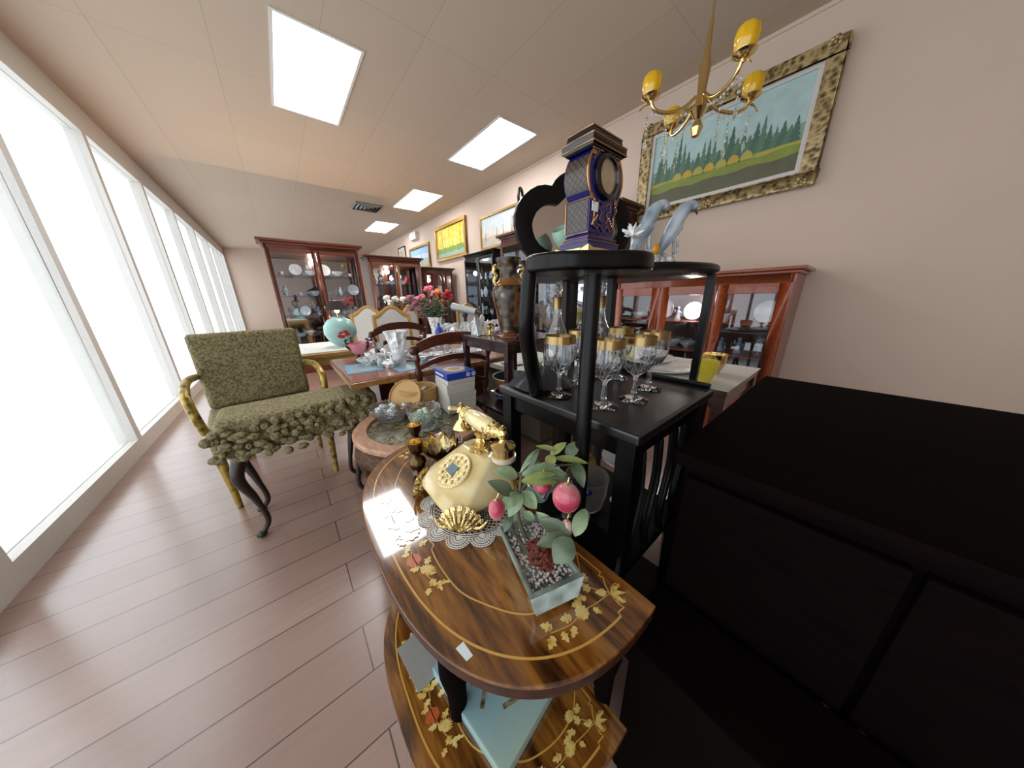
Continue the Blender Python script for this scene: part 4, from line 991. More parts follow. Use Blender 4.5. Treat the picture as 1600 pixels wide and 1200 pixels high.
# ================================================================ black side table with goblets
BX0, BX1, BY0, BY1, BZ = .507, .962, .226, .70, .88
T = thing('side_table', 'black lacquered square side table carrying the gold rimmed goblets', 'table', ((BX0 + BX1) / 2, (BY0 + BY1) / 2, 0))
ox, oy = (BX0 + BX1) / 2, (BY0 + BY1) / 2; hx_, hy_ = (BX1 - BX0) / 2, (BY1 - BY0) / 2
b = B().box(-hx_, hx_, -hy_, hy_, BZ - .026, BZ); part('tabletop', b, 'black_top', T, bevel=.007, seg=3)
part('back_rim', B().box(hx_ - .012, hx_, -hy_ + .01, hy_ - .01, BZ + .0002, BZ + .014), 'black', T, bevel=.004)
b = B().box(-hx_ + .02, -hx_ + .035, -hy_ + .05, hy_ - .05, BZ - .075, BZ - .0262).box(hx_ - .035, hx_ - .02, -hy_ + .05, hy_ - .05, BZ - .075, BZ - .0262).box(-hx_ + .05, hx_ - .05, hy_ - .035, hy_ - .02, BZ - .075, BZ - .0262).box(-hx_ + .05, hx_ - .05, -hy_ + .02, -hy_ + .035, BZ - .075, BZ - .0262)
part('apron', b, 'black', T)
for x in (-1, 1):
    for y in (-1, 1):
        b = B().frustum((x * (hx_ - .03) - .018, x * (hx_ - .03) + .018, y * (hy_ - .03) - .018, y * (hy_ - .03) + .018), (x * (hx_ - .03) - .022, x * (hx_ - .03) + .022, y * (hy_ - .03) - .022, y * (hy_ - .03) + .022), 0, BZ - .0262); part('leg', b, 'black', T, bevel=.003)
for k in range(4):
    x = -hx_ + .085 + k * .09; pts = [(x, -hy_ + .028, BZ - .076), (x + .014, -hy_ + .028, BZ - .2), (x - .012, -hy_ + .028, BZ - .34), (x + .006, -hy_ + .028, .46)]
    b = B().tube(curve(pts, 6), .012, 8, flat=.5); part('slat', b, 'black', T)
part('lower_shelf', B().box(-hx_ + .02, hx_ - .02, -hy_ + .02, hy_ - .02, .43, .45), 'black', T, bevel=.003)
part('shelf', B().box(-hx_ + .02, hx_ - .02, -hy_ + .02, hy_ - .02, .12, .14), 'black', T, bevel=.003)
# velvet lump
b = B(); n = 26; r = random.Random(2)
rows = []
for i in range(9):
    rr_ = i / 8; ring = []
    for k in range(n):
        a = 2 * PI * k / n; w_ = 1 + .10 * math.sin(5 * a) + .07 * math.sin(9 * a + 1)
        z = .055 * (1 - rr_ ** 1.6) + .012 * math.sin(8 * a + 5 * rr_) * rr_ * (1 - rr_) * 3 + .0012
        ring.append(b.v((.110 * rr_ * w_ * math.cos(a), .082 * rr_ * w_ * math.sin(a), max(z * 1.25, .0012))) if i else None)
    if i == 0: ring = [b.v((0, 0, .056))] * n
    rows.append(ring)
for i in range(8):
    for k in range(n):
        b._f([rows[i][k], rows[i][(k + 1) % n], rows[i + 1][(k + 1) % n], rows[i + 1][k]] if i else [rows[0][0], rows[1][(k + 1) % n], rows[1][k]])
b._f(rows[8][::-1])
tag(part('velvet_cloth', b, 'velvet', sub=1), 'crumpled black velvet cloth at the left corner of the goblet table', 'cloth', None, (.600, .590, BZ + .0004), -.5)
def goblet(label, loc, s_=1.0):
    t = thing('wine_goblet', label, 'goblet', loc, 0, 'gold rimmed goblets on the black table'); t.scale = (s_,) * 3
    part('glass_body', B().lathe([(0, 0), (.036, 0), (.0365, .002), (.025, .006), (.010, .013), (.0055, .024), (.0075, .034), (.0052, .046), (.0052, .058), (.009, .066), (.029, .082), (.0385, .102), (.0405, .122), (.0385, .165), (.0373, .165), (.0390, .122), (.0370, .103), (.0275, .086), (.008, .0725), (0, .0715)], n=28), 'cutglass' if False else 'glass', t)
    b = B()
    for k in range(10):
        for s2 in (-1, 1):
            a = k * PI / 5; pts = []
            for j in range(7):
                q = j / 6; z = .075 + .044 * q; rad = .0205 + .0192 * q ** .6; pts.append((rad * math.cos(a + s2 * .5 * q), rad * math.sin(a + s2 * .5 * q), z))
            b.tube(pts, .00055, 4)
    part('cut_pattern', b, 'crystal', t)
    part('gold_rim', B().lathe([(.03975, .146), (.0389, .1655), (.0369, .1655), (.0376, .146), (.03975, .146)], n=28), 'gold_band', t)
    return t
g0 = None
for (px, py), l in (((873, 618), 'gold rimmed goblet standing alone left of the black pole'), ((942, 634), 'nearest gold rimmed goblet, just right of the black pole'), ((989, 624), 'gold rimmed goblet nearest the front corner of the black table'),
                    ((1012, 607), 'gold rimmed goblet behind the corner one, towards the cherry cabinet'), ((963, 590), 'gold rimmed goblet in the middle, at the rear of the group'), ((905, 598), 'gold rimmed goblet half hidden behind the black pole')):
    p = pz(px, py, BZ + .0008)
    if g0 is None: g0 = goblet(l, p, 1.04)
    else: again(g0, l, p)
b = B().lathe([(0, 0), (.026, 0), (.028, .004), (.028, .1), (.0255, .1), (.025, .006), (0, .006)], n=24)
def decanter(label, x, y):
    t = thing('wine_decanter', label, 'decanter', (x, y, BZ + .0008), 0, 'gold necked decanters on the black table')
    part('glass_body', B().lathe([(0, 0), (.038, 0), (.042, .006), (.046, .08), (.044, .12), (.034, .155), (.018, .195), (.013, .22), (.0135, .262), (.012, .262), (.0115, .22), (.016, .196), (.032, .156), (.042, .12), (.044, .08), (.040, .010), (0, .008)], n=28), 'glass', t)
    part('gold_neck', B().lathe([(.0142, .232), (.0165, .268), (.0185, .272), (.0150, .272), (.0137, .262), (.0137, .232), (.0142, .232)], n=24), 'gold_band', t)
    part('stopper', B().lathe([(0, .245), (.009, .25), (.0115, .272), (.014, .274), (.010, .280), (.016, .292), (.014, .306), (.006, .314), (0, .315)], n=16), 'cutglass', t)
    return t
d0 = decanter('tall clear decanter with a gold neck, left of the black pole', .725, .648)
again(d0, 'tall clear decanter with a gold neck, right of the black pole', (.845, .560, BZ + .0008))
# on the lower shelf of the black table
p = (.70, .47, .4508)
t = thing('glass_pot', 'cloudy glass bowl on the lower shelf of the black table', 'bowl', p)
part('bowl_body', B().lathe([(0, 0), (.05, 0), (.058, .01), (.066, .05), (.07, .1), (.072, .12), (.068, .12), (.065, .1), (.06, .05), (.052, .014), (0, .01)], n=28), 'frosted', t)
part('blue_flower', B().ball((-.05, -.04, .10), (.014, .014, .012), 8, 6), 'bluebowl', t)
t = thing('twig_ball', 'brown woven twig ball behind the cloudy glass bowl', 'ball', (.84, .58, .4508))
b = B(); r = random.Random(9)
for k in range(26):
    ax = Vector((r.gauss(0, 1), r.gauss(0, 1), r.gauss(0, 1))).normalized(); o_ = ax.orthogonal().normalized(); q_ = ax.cross(o_)
    b.tube([Vector((0, 0, .048)) + (o_ * math.cos(j * PI / 8) + q_ * math.sin(j * PI / 8)) * .045 for j in range(16)], .0022, 5, closed=True)
part('twigs', b, 'gilt', t)
t = thing('cake_stand', 'small white porcelain dish on a foot, inside the black table', 'dish', (.80, .40, .4508))
part('dish_body', B().lathe([(0, 0), (.03, 0), (.01, .01), (.008, .15), (.04, .165), (.07, .175), (.071, .18), (.04, .171), (0, .168)], n=28), 'white_glaze', t)
for k, (x, y, s_, m) in enumerate(((.60, .60, .8, 'crystal'), (.66, .62, .9, 'crystal_w'), (.58, .42, .7, 'crystal'))):
    o = part('crystal_bowl', B().lathe([(0, 0), (.04, 0), (.045, .015), (.09 * .6, .05), (.1 * .6, .085), (.092 * .6, .085), (.04, .05), (0, .02)], n=20), m)
    tag(o, ['crystal bowl on the lower shelf, in the far left corner of the black table', 'frosty bowl on the lower shelf beside the far crystal one', 'crystal bowl on the lower shelf, close to the near leg of the black table'][k], 'bowl', 'bowls under the black table', (x, y, .4508)); o.scale = (s_,) * 3
for k, (x, y, m) in enumerate(((.62, .36, 'crystal'), (.74, .42, 'white_glaze'), (.85, .50, 'aqua'), (.68, .56, 'brass'))):
    o = part('round_tureen', B().lathe([(0, 0), (.045, 0), (.065, .03), (.07, .06), (.05, .09), (.02, .1), (.012, .115), (0, .12)], n=20), m)
    tag(o, ['crystal', 'white', 'pale green', 'brass'][k] + ' lidded pot on the bottom shelf of the black table', 'pot', 'lidded pots on the bottom shelf', (x, y, .1408))

# ================================================================ tall black round table with mirror and birds
DX, DY, DR, DZ = 1.19, .735, .385, 1.252
T = thing('round_pedestal_table', 'tall round black table behind the goblets carrying the mirror and the bird statue', 'table', (DX, DY, 0))
part('tabletop', B().lathe([(0, DZ - .03), (DR - .02, DZ - .03), (DR, DZ - .018), (DR, DZ - .006), (DR - .006, DZ), (0, DZ)], n=72), 'black', T)
for q in (pd(884, 480, 1.30), pd(953, 480, 1.14), Vector((1.29, .385, 0))):
    b = B().frustum((q.x - DX - .012, q.x - DX + .012, q.y - DY - .012, q.y - DY + .012), (q.x - DX - .014, q.x - DX + .014, q.y - DY - .014, q.y - DY + .014), 0, DZ - .0302); part('leg', b, 'black', T, bevel=.003)
b = B().frustum((.08, .11, .28, .31), (.08, .11, .28, .31), 0, DZ - .0302); part('leg', b, 'black', T)
# mirror
mc = Vector((1.10, .80, 0)); mn = Vector((-.35, -.94, 0)).normalized(); mu = Vector((.94, -.35, 0)).normalized()
def mp_(px, py):
    q = px_plane(px, py, mc, mn); return ((q - mc).dot(mu), q.z - DZ)
lo_ = [(904, 262), (893, 264), (883, 270), (873, 276), (865, 284), (861, 292), (850, 290), (838, 292), (827, 298), (816, 308), (808, 322), (804, 340), (804, 360), (808, 382), (816, 404), (830, 422), (846, 432), (872, 437)]
li_ = [(906, 298), (899, 299), (892, 302), (884, 308), (877, 315), (870, 322), (861, 320), (851, 322), (843, 328), (836, 337), (832, 348), (830, 358), (831, 370), (835, 384), (842, 396), (852, 404), (862, 409), (882, 412)]
Lo = [mp_(*p) for p in lo_]; Li = [mp_(*p) for p in li_]
zmin = min(z for _, z in Lo); sh = 0.012 - zmin if zmin < .012 else 0
uc = Lo[0][0]
def full(A):
    A = [(x, z + sh * (1 - min(1, max(0, z) / .25))) for x, z in A]
    r_ = [(2 * uc - x, z) for x, z in A[1:]][::-1]; base = [(A[-1][0] + (2 * uc - 2 * A[-1][0]) * k / 4, A[-1][1]) for k in range(1, 4)]
    return A + base + r_
T = thing('table_mirror', 'black lacquered mirror with a lobed frame standing behind the clock', 'mirror', (mc.x, mc.y, DZ + .0006), math.atan2(mu.y, mu.x))
OF, IF = full(Lo), full(Li)
b = B().strip(OF, IF, -.014, .014, .004); part('mirror_frame', b, 'black', T, ang=.9)
b = B(); b.T = Matrix.Rotation(PI / 2, 4, 'X'); b.prism([(x * 1.02 - uc * .02, z) for x, z in IF], -.006, -.001); part('mirror_glass', b, 'mirror', T)
part('stand_bar', B().box(uc - .13, uc + .13, -.045, .06, 0, .014), 'black', T, bevel=.003)
# jade cup, crystal, candle in front of the mirror
q = pd(866, 395, .98); t = thing('jade_cup', 'pale jade green cup tilted on a small stand in front of the mirror', 'cup', (.905, .775, DZ + .0006))
b = B(); b.T = Matrix.Translation((0, 0, .098)) @ Matrix.Rotation(-.55, 4, 'Y') @ Matrix.Scale(1.25, 4); b.lathe([(0, -.02), (.012, -.02), (.03, .0), (.034, .03), (.031, .045), (.028, .045), (.030, .03), (.026, .004), (0, -.012)], n=20); part('cup_body', b, 'jade', t)
part('cup_stand', B().lathe([(0, 0), (.02, 0), (.02, .004), (.005, .010), (.005, .068), (.012, .074), (0, .076)], n=14), 'brass', t)
# birds
T = thing('bird_statue', 'blue grey porcelain statue of two birds perched on flowering rocks', 'statue', (1.135, .555, DZ + .0006), -.58); T.scale = (.96, .96, .96)
b = B(); r = random.Random(12)
for k in range(60):
    a = r.uniform(0, 6.28); q = r.uniform(0, 1); b.ball((.105 * q * math.cos(a), .05 * q * math.sin(a), .012 + .05 * (1 - q) * r.uniform(.3, 1.2)), (r.uniform(.010, .022),) * 3, 7, 5)
part('flower_rock', b, 'bird_pale', T)
part('amber_spot', B().ball((0, -.035, .062), (.016, .010, .022), 10, 7), 'amber', T)
def bird(cx, s_, flip, lean):
    b = B(); f = flip
    P = curve([(cx - f * .085, 0, .020), (cx - f * .060, 0, .075), (cx - f * .035, 0, .125), (cx - f * .008, 0, .175), (cx + f * .012, 0, .208), (cx + f * .034, 0, .222), (cx + f * .050, 0, .214), (cx + f * .058, 0, .200)], 5)
    R_ = []
    for i in range(len(P)):
        t = i / (len(P) - 1); R_.append(.006 + .026 * math.sin(PI * min(1, t * 1.15)) ** 1.1 if t < .62 else .0225 - .002 * ((t - .62) / .38) if t < .86 else .020 * (1 - (t - .86) / .14) + .003)
    b.tube(P, R_, 12, flat=.8)
    return b
for cx, f, m in ((-.012, 1, 'bird'), (.105, 1, 'bird')):
    bo = part('bird_body', bird(cx, 1, f, 0), m, T, sub=1)
    for s2 in (-1, 1):
        w_ = B().hull([(cx - f * .085, s2 * .010, .022), (cx - f * .060, s2 * .026, .085), (cx - f * .020, s2 * .030, .150), (cx - f * .002, s2 * .022, .172), (cx - f * .030, s2 * .012, .165), (cx - f * .055, s2 * .008, .11), (cx + f * .004, s2 * .024, .135)])
        part('wing', w_, m, bo, bevel=.003)
    part('beak', B().tube([(cx + f * .054, 0, .208), (cx + f * .066, 0, .196), (cx + f * .067, 0, .188)], [.007, .004, .001], 8), 'gold_band', bo)
    b = B()
    for s2 in (-1, 1): b.tube([(cx - f * .01, s2 * .012, .12), (cx, s2 * .012, .05)], .005, 6)
    part('bird_leg', b, 'bird_pale', bo)
t = thing('crystal_flower', 'small spiky crystal flower left of the bird statue', 'ornament', (1.03, .575, DZ + .0006))
b = B(); r = random.Random(5)
for k in range(26):
    a = r.uniform(0, 6.28); e = r.uniform(-.3, 1.3); L_ = r.uniform(.02, .038); c = Vector((0, 0, .105)); L_ *= 1.3; d = Vector((math.cos(a) * math.cos(e), math.sin(a) * math.cos(e), math.sin(e)))
    b.tube([c, c + d * L_ * .6, c + d * L_], [.002, .006, .001], 6)
part('petals', b, 'crystal_w', t); part('base', B().lathe([(0, 0), (.018, 0), (.018, .004), (.005, .01), (.005, .10), (0, .102)], n=12), 'crystal', t)

# ================================================================ cabinet put in for the dark area; shade is in its colour
T = thing('dark_cabinet', 'shade darkened mahogany cabinet put in for the dark area at the lower right', 'cabinet', (1.04, -.13, 0))
part('body', B().box(-.42, .42, -.30, .30, .06, .80), 'darkwood_shade', T, bevel=.005)
part('top', B().box(-.44, .44, -.32, .32, .8002, .83), 'darkwood_shade', T, bevel=.006)
part('plinth', B().box(-.40, .40, -.28, .28, 0, .0598), 'darkwood_shade', T)
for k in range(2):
    d = part('door', B().box(-.4401, -.4205, -.29 + .295 * k, -.005 + .295 * k, .09, .78), 'darkwood_shade', T, bevel=.004); part('door_handle', B().ball((-.447, -.02 + .04 * k, .46), .010), 'brass', d)

T = thing('shade_fill_block', 'low near black block added to fill the dark floor beside the marquetry table', 'stool', (.50, -.13, 0))  # added block; its near-black colour stands in for shade over the floor
part('shade_fill_top', B().box(-.085, .085, -.30, .30, .42, .48), 'darkwood_shade', T, bevel=.01)
part('shade_fill_body', B().box(-.08, .08, -.28, .28, .03, .4199), 'darkwood_shade', T, bevel=.004)
part('shade_fill_base', B().box(-.07, .07, -.27, .27, 0, .0299), 'darkwood_shade', T)

# ================================================================ chandelier
T = thing('chandelier', 'brass chandelier with yellow glass candle cups and hanging crystals', 'chandelier', (2.17, .87, 0))
b = B().lathe([(0, 2.06), (.02, 2.07), (.035, 2.11), (.015, 2.15), (.05, 2.2), (.02, 2.25), (.03, 2.4), (.015, 2.45), (.01, 2.6), (0, 2.6)], n=20); part('stem', b, 'brass', T)
part('chain', B().tube([(0, 0, 2.59), (0, 0, 2.95)], .006, 8), 'brass', T); part('ceiling_rose', B().lathe([(0, 2.94), (.03, 2.945), (.06, 2.965), (.065, 2.9795), (0, 2.9795)], n=24), 'brass', T)
for k in range(4):
    a = math.radians(143) + k * PI / 2; ca, sa = math.cos(a), math.sin(a); P = lambda r_, z: (r_ * ca, r_ * sa, z)
    am = part('arm', B().tube(curve([P(.03, 2.26), P(.10, 2.205), P(.19, 2.185), P(.27, 2.20), P(.30, 2.25)], 6), .010, 10), 'brass', T)
    b = B().tube(curve([P(.29, 2.23), P(.33, 2.22), P(.36, 2.19)], 5), [.006] * 5 + [.004] * 5 + [.002], 8); part('scroll', b, 'brass', am)
    part('bobeche', B().lathe([(0, 0), (.02, 0), (.05, .02), (.052, .024), (.02, .008), (0, .008)], P(.30, 2.24), 20), 'brass', am)
    part('candle_cup', B().lathe([(0, 0), (.022, 0), (.045, .03), (.052, .07), (.045, .10), (.038, .11), (.034, .11), (.04, .1), (.046, .07), (.04, .035), (.02, .008), (0, .008)], P(.30, 2.25), 20, lambda a_, z: 1 + .05 * math.cos(8 * a_)), 'amber_glass' if 'amber_glass' in M else 'yellow', am)
    b = B()
    for j in range(9):
        q = j / 8; r_ = .08 + .2 * q; z = 2.18 - .022 * math.sin(PI * q); b.ball(P(r_, z), .0075, 7, 5)
    part('bead_string', b, 'crystal', am)
    for r_, z0 in ((.29, 2.215), (.17, 2.18)):
        b = B()
        for j in range(4): b.ball(P(r_ + .02, z0 - .05 - .028 * j), (.007, .007, .010), 7, 5)
        b.hull([P(r_ + .02, z0 - .16), P(r_ + .035, z0 - .195), P(r_ + .005, z0 - .195), P(r_ + .02, z0 - .235), (P(r_ + .02, z0 - .2)[0] + .012, P(r_ + .02, z0 - .2)[1] + .012, z0 - .2), (P(r_ + .02, z0 - .2)[0] - .012, P(r_ + .02, z0 - .2)[1] - .012, z0 - .2)])
        part('crystal_drop', b, 'cutglass', am)
# ================================================================ rosewood side table with the painted vase
RX0, RX1, RY0, RY1, RZ = .822, 1.235, 1.052, 1.502, .945
def box_table(name, label, x0, x1, y0, y1, z, wmat, lw=.036, ap=.04, th=.022, shelf=None):
    cx, cy = (x0 + x1) / 2, (y0 + y1) / 2; hx, hy = (x1 - x0) / 2, (y1 - y0) / 2
    t = thing(name, label, 'table', (cx, cy, 0))
    part('tabletop', B().box(-hx, hx, -hy, hy, z - th, z), wmat, t, bevel=.003)
    a = B(); e = lw
    for s_ in (-1, 1):
        a.box(-hx + e, hx - e, s_ * (hy - e / 2) - .009, s_ * (hy - e / 2) + .009, z - th - ap, z - th - .0001)
        a.box(s_ * (hx - e / 2) - .009, s_ * (hx - e / 2) + .009, -hy + e, hy - e, z - th - ap, z - th - .0001)
    part('apron', a, wmat, t)
    for sx in (-1, 1):
        for sy in (-1, 1):
            part('leg', B().box(sx * (hx - e / 2) - e / 2 + .002, sx * (hx - e / 2) + e / 2 - .002, sy * (hy - e / 2) - e / 2 + .002, sy * (hy - e / 2) + e / 2 - .002, 0, z - th - .0001), wmat, t, bevel=.003)
    if shelf:
        part('shelf', B().box(-hx + .01, hx - .01, -hy + .01, hy - .01, shelf - .018, shelf), wmat, t, bevel=.003)
    return t
box_table('side_table', 'tall dark rosewood square table carrying the big painted vase', RX0, RX1, RY0, RY1, RZ, 'rosewood', shelf=.55)
# vase
vx, vy = pz(797, 526.5, RZ).xy
T = thing('painted_vase', 'large gilded painted vase with scroll handles on the rosewood table', 'vase', (vx, vy, RZ + .0006), .35)
part('vase_foot', B().lathe([(0, 0), (.078, 0), (.078, .010), (.066, .016), (.062, .024), (.05, .030), (0, .030)], n=6), 'vase_red', T, bevel=.002)
vb = B().lathe([(0, .03), (.052, .030), (.056, .06), (.068, .14), (.083, .215), (.086, .245), (.076, .268), (.054, .288), (.048, .31), (.047, .345), (.054, .372), (.066, .392), (.066, .404), (.058, .404), (.046, .37), (.042, .345), (0, .33)], n=36, wob=lambda a, z: 1 + .03 * abs(math.cos(3 * a)) * (z < .27))
body = part('vase_body', vb, 'vase', T)
part('vase_collar', B().lathe([(.0785, .267), (.056, .289), (.0505, .300), (.0505, .306), (.058, .291), (.080, .270)], n=36), 'gold_trim', body)
for k in range(3):
    a0 = k * 2 * PI / 3 - 1.9; pts = []
    b = B(); prof = [(.058, .06), (.070, .14), (.085, .205), (.0875, .235)]; W_ = .34; n = 7
    rows = [[b.v(((r_ + .0035) * math.cos(a0 + W_ * (q / n * 2 - 1)), (r_ + .0035) * math.sin(a0 + W_ * (q / n * 2 - 1)), z)) for q in range(n + 1)] for r_, z in prof]
    rows2 = [[b.v(((r_ - .003) * math.cos(a0 + W_ * (q / n * 2 - 1)), (r_ - .003) * math.sin(a0 + W_ * (q / n * 2 - 1)), z)) for q in range(n + 1)] for r_, z in prof]
    for i in range(3):
        for q in range(n): b._f([rows[i][q], rows[i][q + 1], rows[i + 1][q + 1], rows[i + 1][q]]); b._f([rows2[i][q], rows2[i + 1][q], rows2[i + 1][q + 1], rows2[i][q + 1]])
        b._f([rows[i][0], rows[i + 1][0], rows2[i + 1][0], rows2[i][0]]); b._f([rows[i][n], rows2[i][n], rows2[i + 1][n], rows[i + 1][n]])
    b._f(rows[0] + rows2[0][::-1]); b._f(rows[3][::-1] + rows2[3])
    part('painted_panel', b, 'vase_red', T, label='red brown painted panel')
for s2 in (-1, 1):
    a = 2.45 if s2 > 0 else -.7; ca, sa = math.cos(a), math.sin(a)
    b = B().tube(curve([(.044 * ca, .044 * sa, .355), (.074 * ca, .074 * sa, .365), (.082 * ca, .082 * sa, .335), (.066 * ca, .066 * sa, .318), (.080 * ca, .080 * sa, .295), (.070 * ca, .070 * sa, .270)], 5), .009, 8)
    b.ball((.078 * ca, .078 * sa, .352), (.012, .012, .014)); b.ball((.074 * ca, .074 * sa, .31), (.011, .011, .012)); part('handle', b, 'brass_cast', T)
# brass ring holder + crystal cone on the rosewood table
T = thing('candle_holder', 'small brass ring handled candle holder beside the painted vase', 'candle holder', (*pz(765, 523.5, RZ).xy, RZ + .0006), .6)
b = B().lathe([(0, 0), (.035, 0), (.036, .003), (.008, .008), (.006, .03), (.014, .038), (.018, .046), (.006, .052), (.010, .066), (.016, .070), (0, .07)], n=20); part('stem', b, 'brass', T)
b = B().tube([(.034 * math.cos(q * PI / 8) + .038, 0, .034 + .026 * math.sin(q * PI / 8)) for q in range(16)], .005, 8, closed=True)
for q in range(10): b.ball((.034 * math.cos(q * PI / 5) + .038, 0, .034 + .026 * math.sin(q * PI / 5)), .008, 7, 5)
part('ring_handle', b, 'brass_cast', T)
T = thing('wrapped_crystal', 'crystal figure wrapped in clear film on the far edge of the rosewood table', 'ornament', (.93, 1.43, RZ + .0006), .4); T.scale = (.9, .6, 1.0)
b = B().lathe([(0, 0), (.07, .003), (.055, .02), (.03, .05), (.02, .075), (.026, .095), (.012, .115), (0, .12)], n=14, wob=lambda a, z: 1 + .2 * math.cos(5 * a) * (z < .06)); part('crystal_body', b, 'crystal_w', T, ang=.3)
part('film', B().hull([(-.10, -.05, .002), (.10, -.05, .002), (.12, .05, .002), (-.09, .05, .002), (-.085, 0, .11), (-.07, .02, .12), (.11, .02, .02)]), 'crystal', T)
# stacked bowls on its lower shelf
T0 = .5506
def bowl(name, label, x, y, z, r_, h, mo, mi, grp=None):
    t = thing(name, label, 'bowl', (x, y, z), 0, grp)
    part('bowl_body', B().lathe([(0, 0), (r_ * .55, 0), (r_ * .75, h * .12), (r_ * .94, h * .5), (r_, h), (r_ * .97, h), (r_ * .965, h * .97), (0, h * .96)][:5] + [(r_ * .96, h), (r_ * .90, h * .5), (r_ * .7, h * .18), (0, h * .12)], n=40), mo, t)
    part('bowl_inside', B().lathe([(r_ * .955, h * .99), (r_ * .895, h * .5), (r_ * .69, h * .19), (0, h * .135), (0, h * .15), (r_ * .67, h * .205), (r_ * .88, h * .51), (r_ * .945, h * .995)], n=40), mi, t, label='dark blue green inside')
    part('rim', B().tube([(r_ * .98 * math.cos(k * PI / 24), r_ * .98 * math.sin(k * PI / 24), h) for k in range(48)], .0035, 6, closed=True), 'grey', t, label='silver rim')
    return t
bowl('round_bowl', 'wide blue bowl at the bottom of the stack in the rosewood table', 1.03, 1.27, T0, .118, .05, 'bluebowl', 'dark_in')
bowl('round_bowl', 'gold brown bowl with a silver rim, on top of the blue one', 1.03, 1.27, T0 + .0515, .125, .095, 'bowl_brown', 'dark_in')
bowl('round_bowl', 'small cobalt blue dish in front of the stacked bowls', .97, 1.10, T0, .045, .04, 'bluebowl', 'bluebowl')

# ================================================================ round carved tea table
RTX, RTY, RTR, RTZ = .450, 1.290, .318, .57
T = thing('round_tea_table', 'low round carved tea table with a glass covered centre, left of the rosewood table', 'table', (RTX, RTY, 0))
b = B().lathe([(RTR - .065, RTZ - .03), (RTR - .01, RTZ - .03), (RTR, RTZ - .02), (RTR, RTZ - .008), (RTR - .008, RTZ), (RTR - .06, RTZ), (RTR - .065, RTZ - .006), (RTR - .065, RTZ - .03)], n=72); part('table_rim', b, 'bench', T)
part('carved_centre', B().lathe([(0, RTZ - .03), (RTR - .0655, RTZ - .03), (RTR - .0655, RTZ - .014), (0, RTZ - .014)], n=72), 'gilt_wood' if 'gilt_wood' in M else 'brocade', T)
r = random.Random(21)
b = B()
for k in range(46):
    a = r.uniform(0, 6.28); q = (RTR - .085) * r.uniform(.05, 1) ** .5; x, y = q * math.cos(a), q * math.sin(a)
    b.tube(curve([(x, y, RTZ - .0135), (x + r.uniform(-.02, .02), y + r.uniform(-.02, .02), RTZ - .009), (x + r.uniform(-.035, .035), y + r.uniform(-.035, .035), RTZ - .0135)], 4), r.uniform(.003, .006), 5)
part('carving', b, 'gilt', T)
part('glass_plate', B().lathe([(0, RTZ - .005), (RTR - .066, RTZ - .005), (RTR - .066, RTZ - .0005), (0, RTZ - .0005)], n=60), 'pane', T)
part('carved_apron', B().lathe([(RTR - .03, RTZ - .0305), (RTR - .012, RTZ - .05), (RTR - .002, RTZ - .09), (RTR - .02, RTZ - .13), (RTR - .05, RTZ - .145), (RTR - .055, RTZ - .10), (RTR - .05, RTZ - .0305)], n=72, wob=lambda a, z: 1 + .025 * abs(math.cos(4 * a)) * (z < .5)), 'bench_dark', T)
for k in range(4):
    a = PI * (.25 + .5 * k) + .35; ca, sa = math.cos(a), math.sin(a); R3 = RTR - .03
    P = curve([((R3 - .01) * ca, (R3 - .01) * sa, RTZ - .06), ((R3 + .02) * ca, (R3 + .02) * sa, RTZ - .16), ((R3 - .01) * ca, (R3 - .01) * sa, .25), ((R3 - .05) * ca, (R3 - .05) * sa, .09), ((R3 - .01) * ca, (R3 - .01) * sa, .022)], 6)
    b = B().tube(P, [.034 - .018 * min(1, i / 18) for i in range(len(P))], 10); b.ball(((R3) * ca, R3 * sa, .022), (.022, .022, .0215)); part('leg', b, 'bench_dark', T)
def cutbowl(name, label, x, y, z, r_, h, mat, seed):
    t = thing(name, label, 'bowl', (x, y, z))
    part('bowl_body', B().lathe([(0, 0), (r_ * .5, 0), (r_ * .62, h * .12), (r_ * .9, h * .6), (r_, h), (r_ * .94, h * .98), (r_ * .84, h * .58), (r_ * .55, h * .2), (0, h * .14)], n=48, wob=lambda a, z_: 1 + .035 * math.cos(12 * a) * (z_ > h * .4)), 'cutglass', t)
    return t
cutbowl('crystal_bowl', 'scalloped crystal bowl full of glass pebbles on the round tea table', .335, 1.405, RTZ + .0006, .10, .075, 'cutglass', 1)
r = random.Random(31)
for k in range(34):
    a = r.uniform(0, 6.28); q = .068 * r.uniform(0, 1) ** .5; z = RTZ + .020 + r.uniform(.0, .045) * (1 - q * 3); m = 'crystal_g' if k % 6 == 0 else 'crystal'
    o = part('glass_pebble', B().ball((0, 0, 0), (r.uniform(.011, .018), r.uniform(.011, .018), .011), 9, 6), m)
    tag(o, ('green tinted' if m == 'crystal_g' else 'clear') + ' glass pebble in the scalloped crystal bowl', 'pebble', ('green' if m == 'crystal_g' else 'clear') + ' glass pebbles in the scalloped bowl', (.335 + q * math.cos(a), 1.405 + q * math.sin(a), z + .012))
cutbowl('crystal_bowl', 'deeper crystal bowl holding pale green stone grapes on the tea table', .425, 1.185, RTZ + .0006, .080, .108, 'cutglass', 2)
t = thing('stone_grapes', 'bunch of pale green and white stone grapes in the deeper crystal bowl', 'ornament', (.425, 1.185, RTZ + .018))
b = B(); r = random.Random(33)
for k in range(48):
    a = r.uniform(0, 6.28); q = .060 * r.uniform(0, 1) ** .5; b.ball((q * math.cos(a), q * math.sin(a), .012 + .066 * r.uniform(.2, 1) * (1 - q * 6)), .0115, 9, 6)
part('grapes', b, 'jade_pale' if 'jade_pale' in M else 'grape', t)
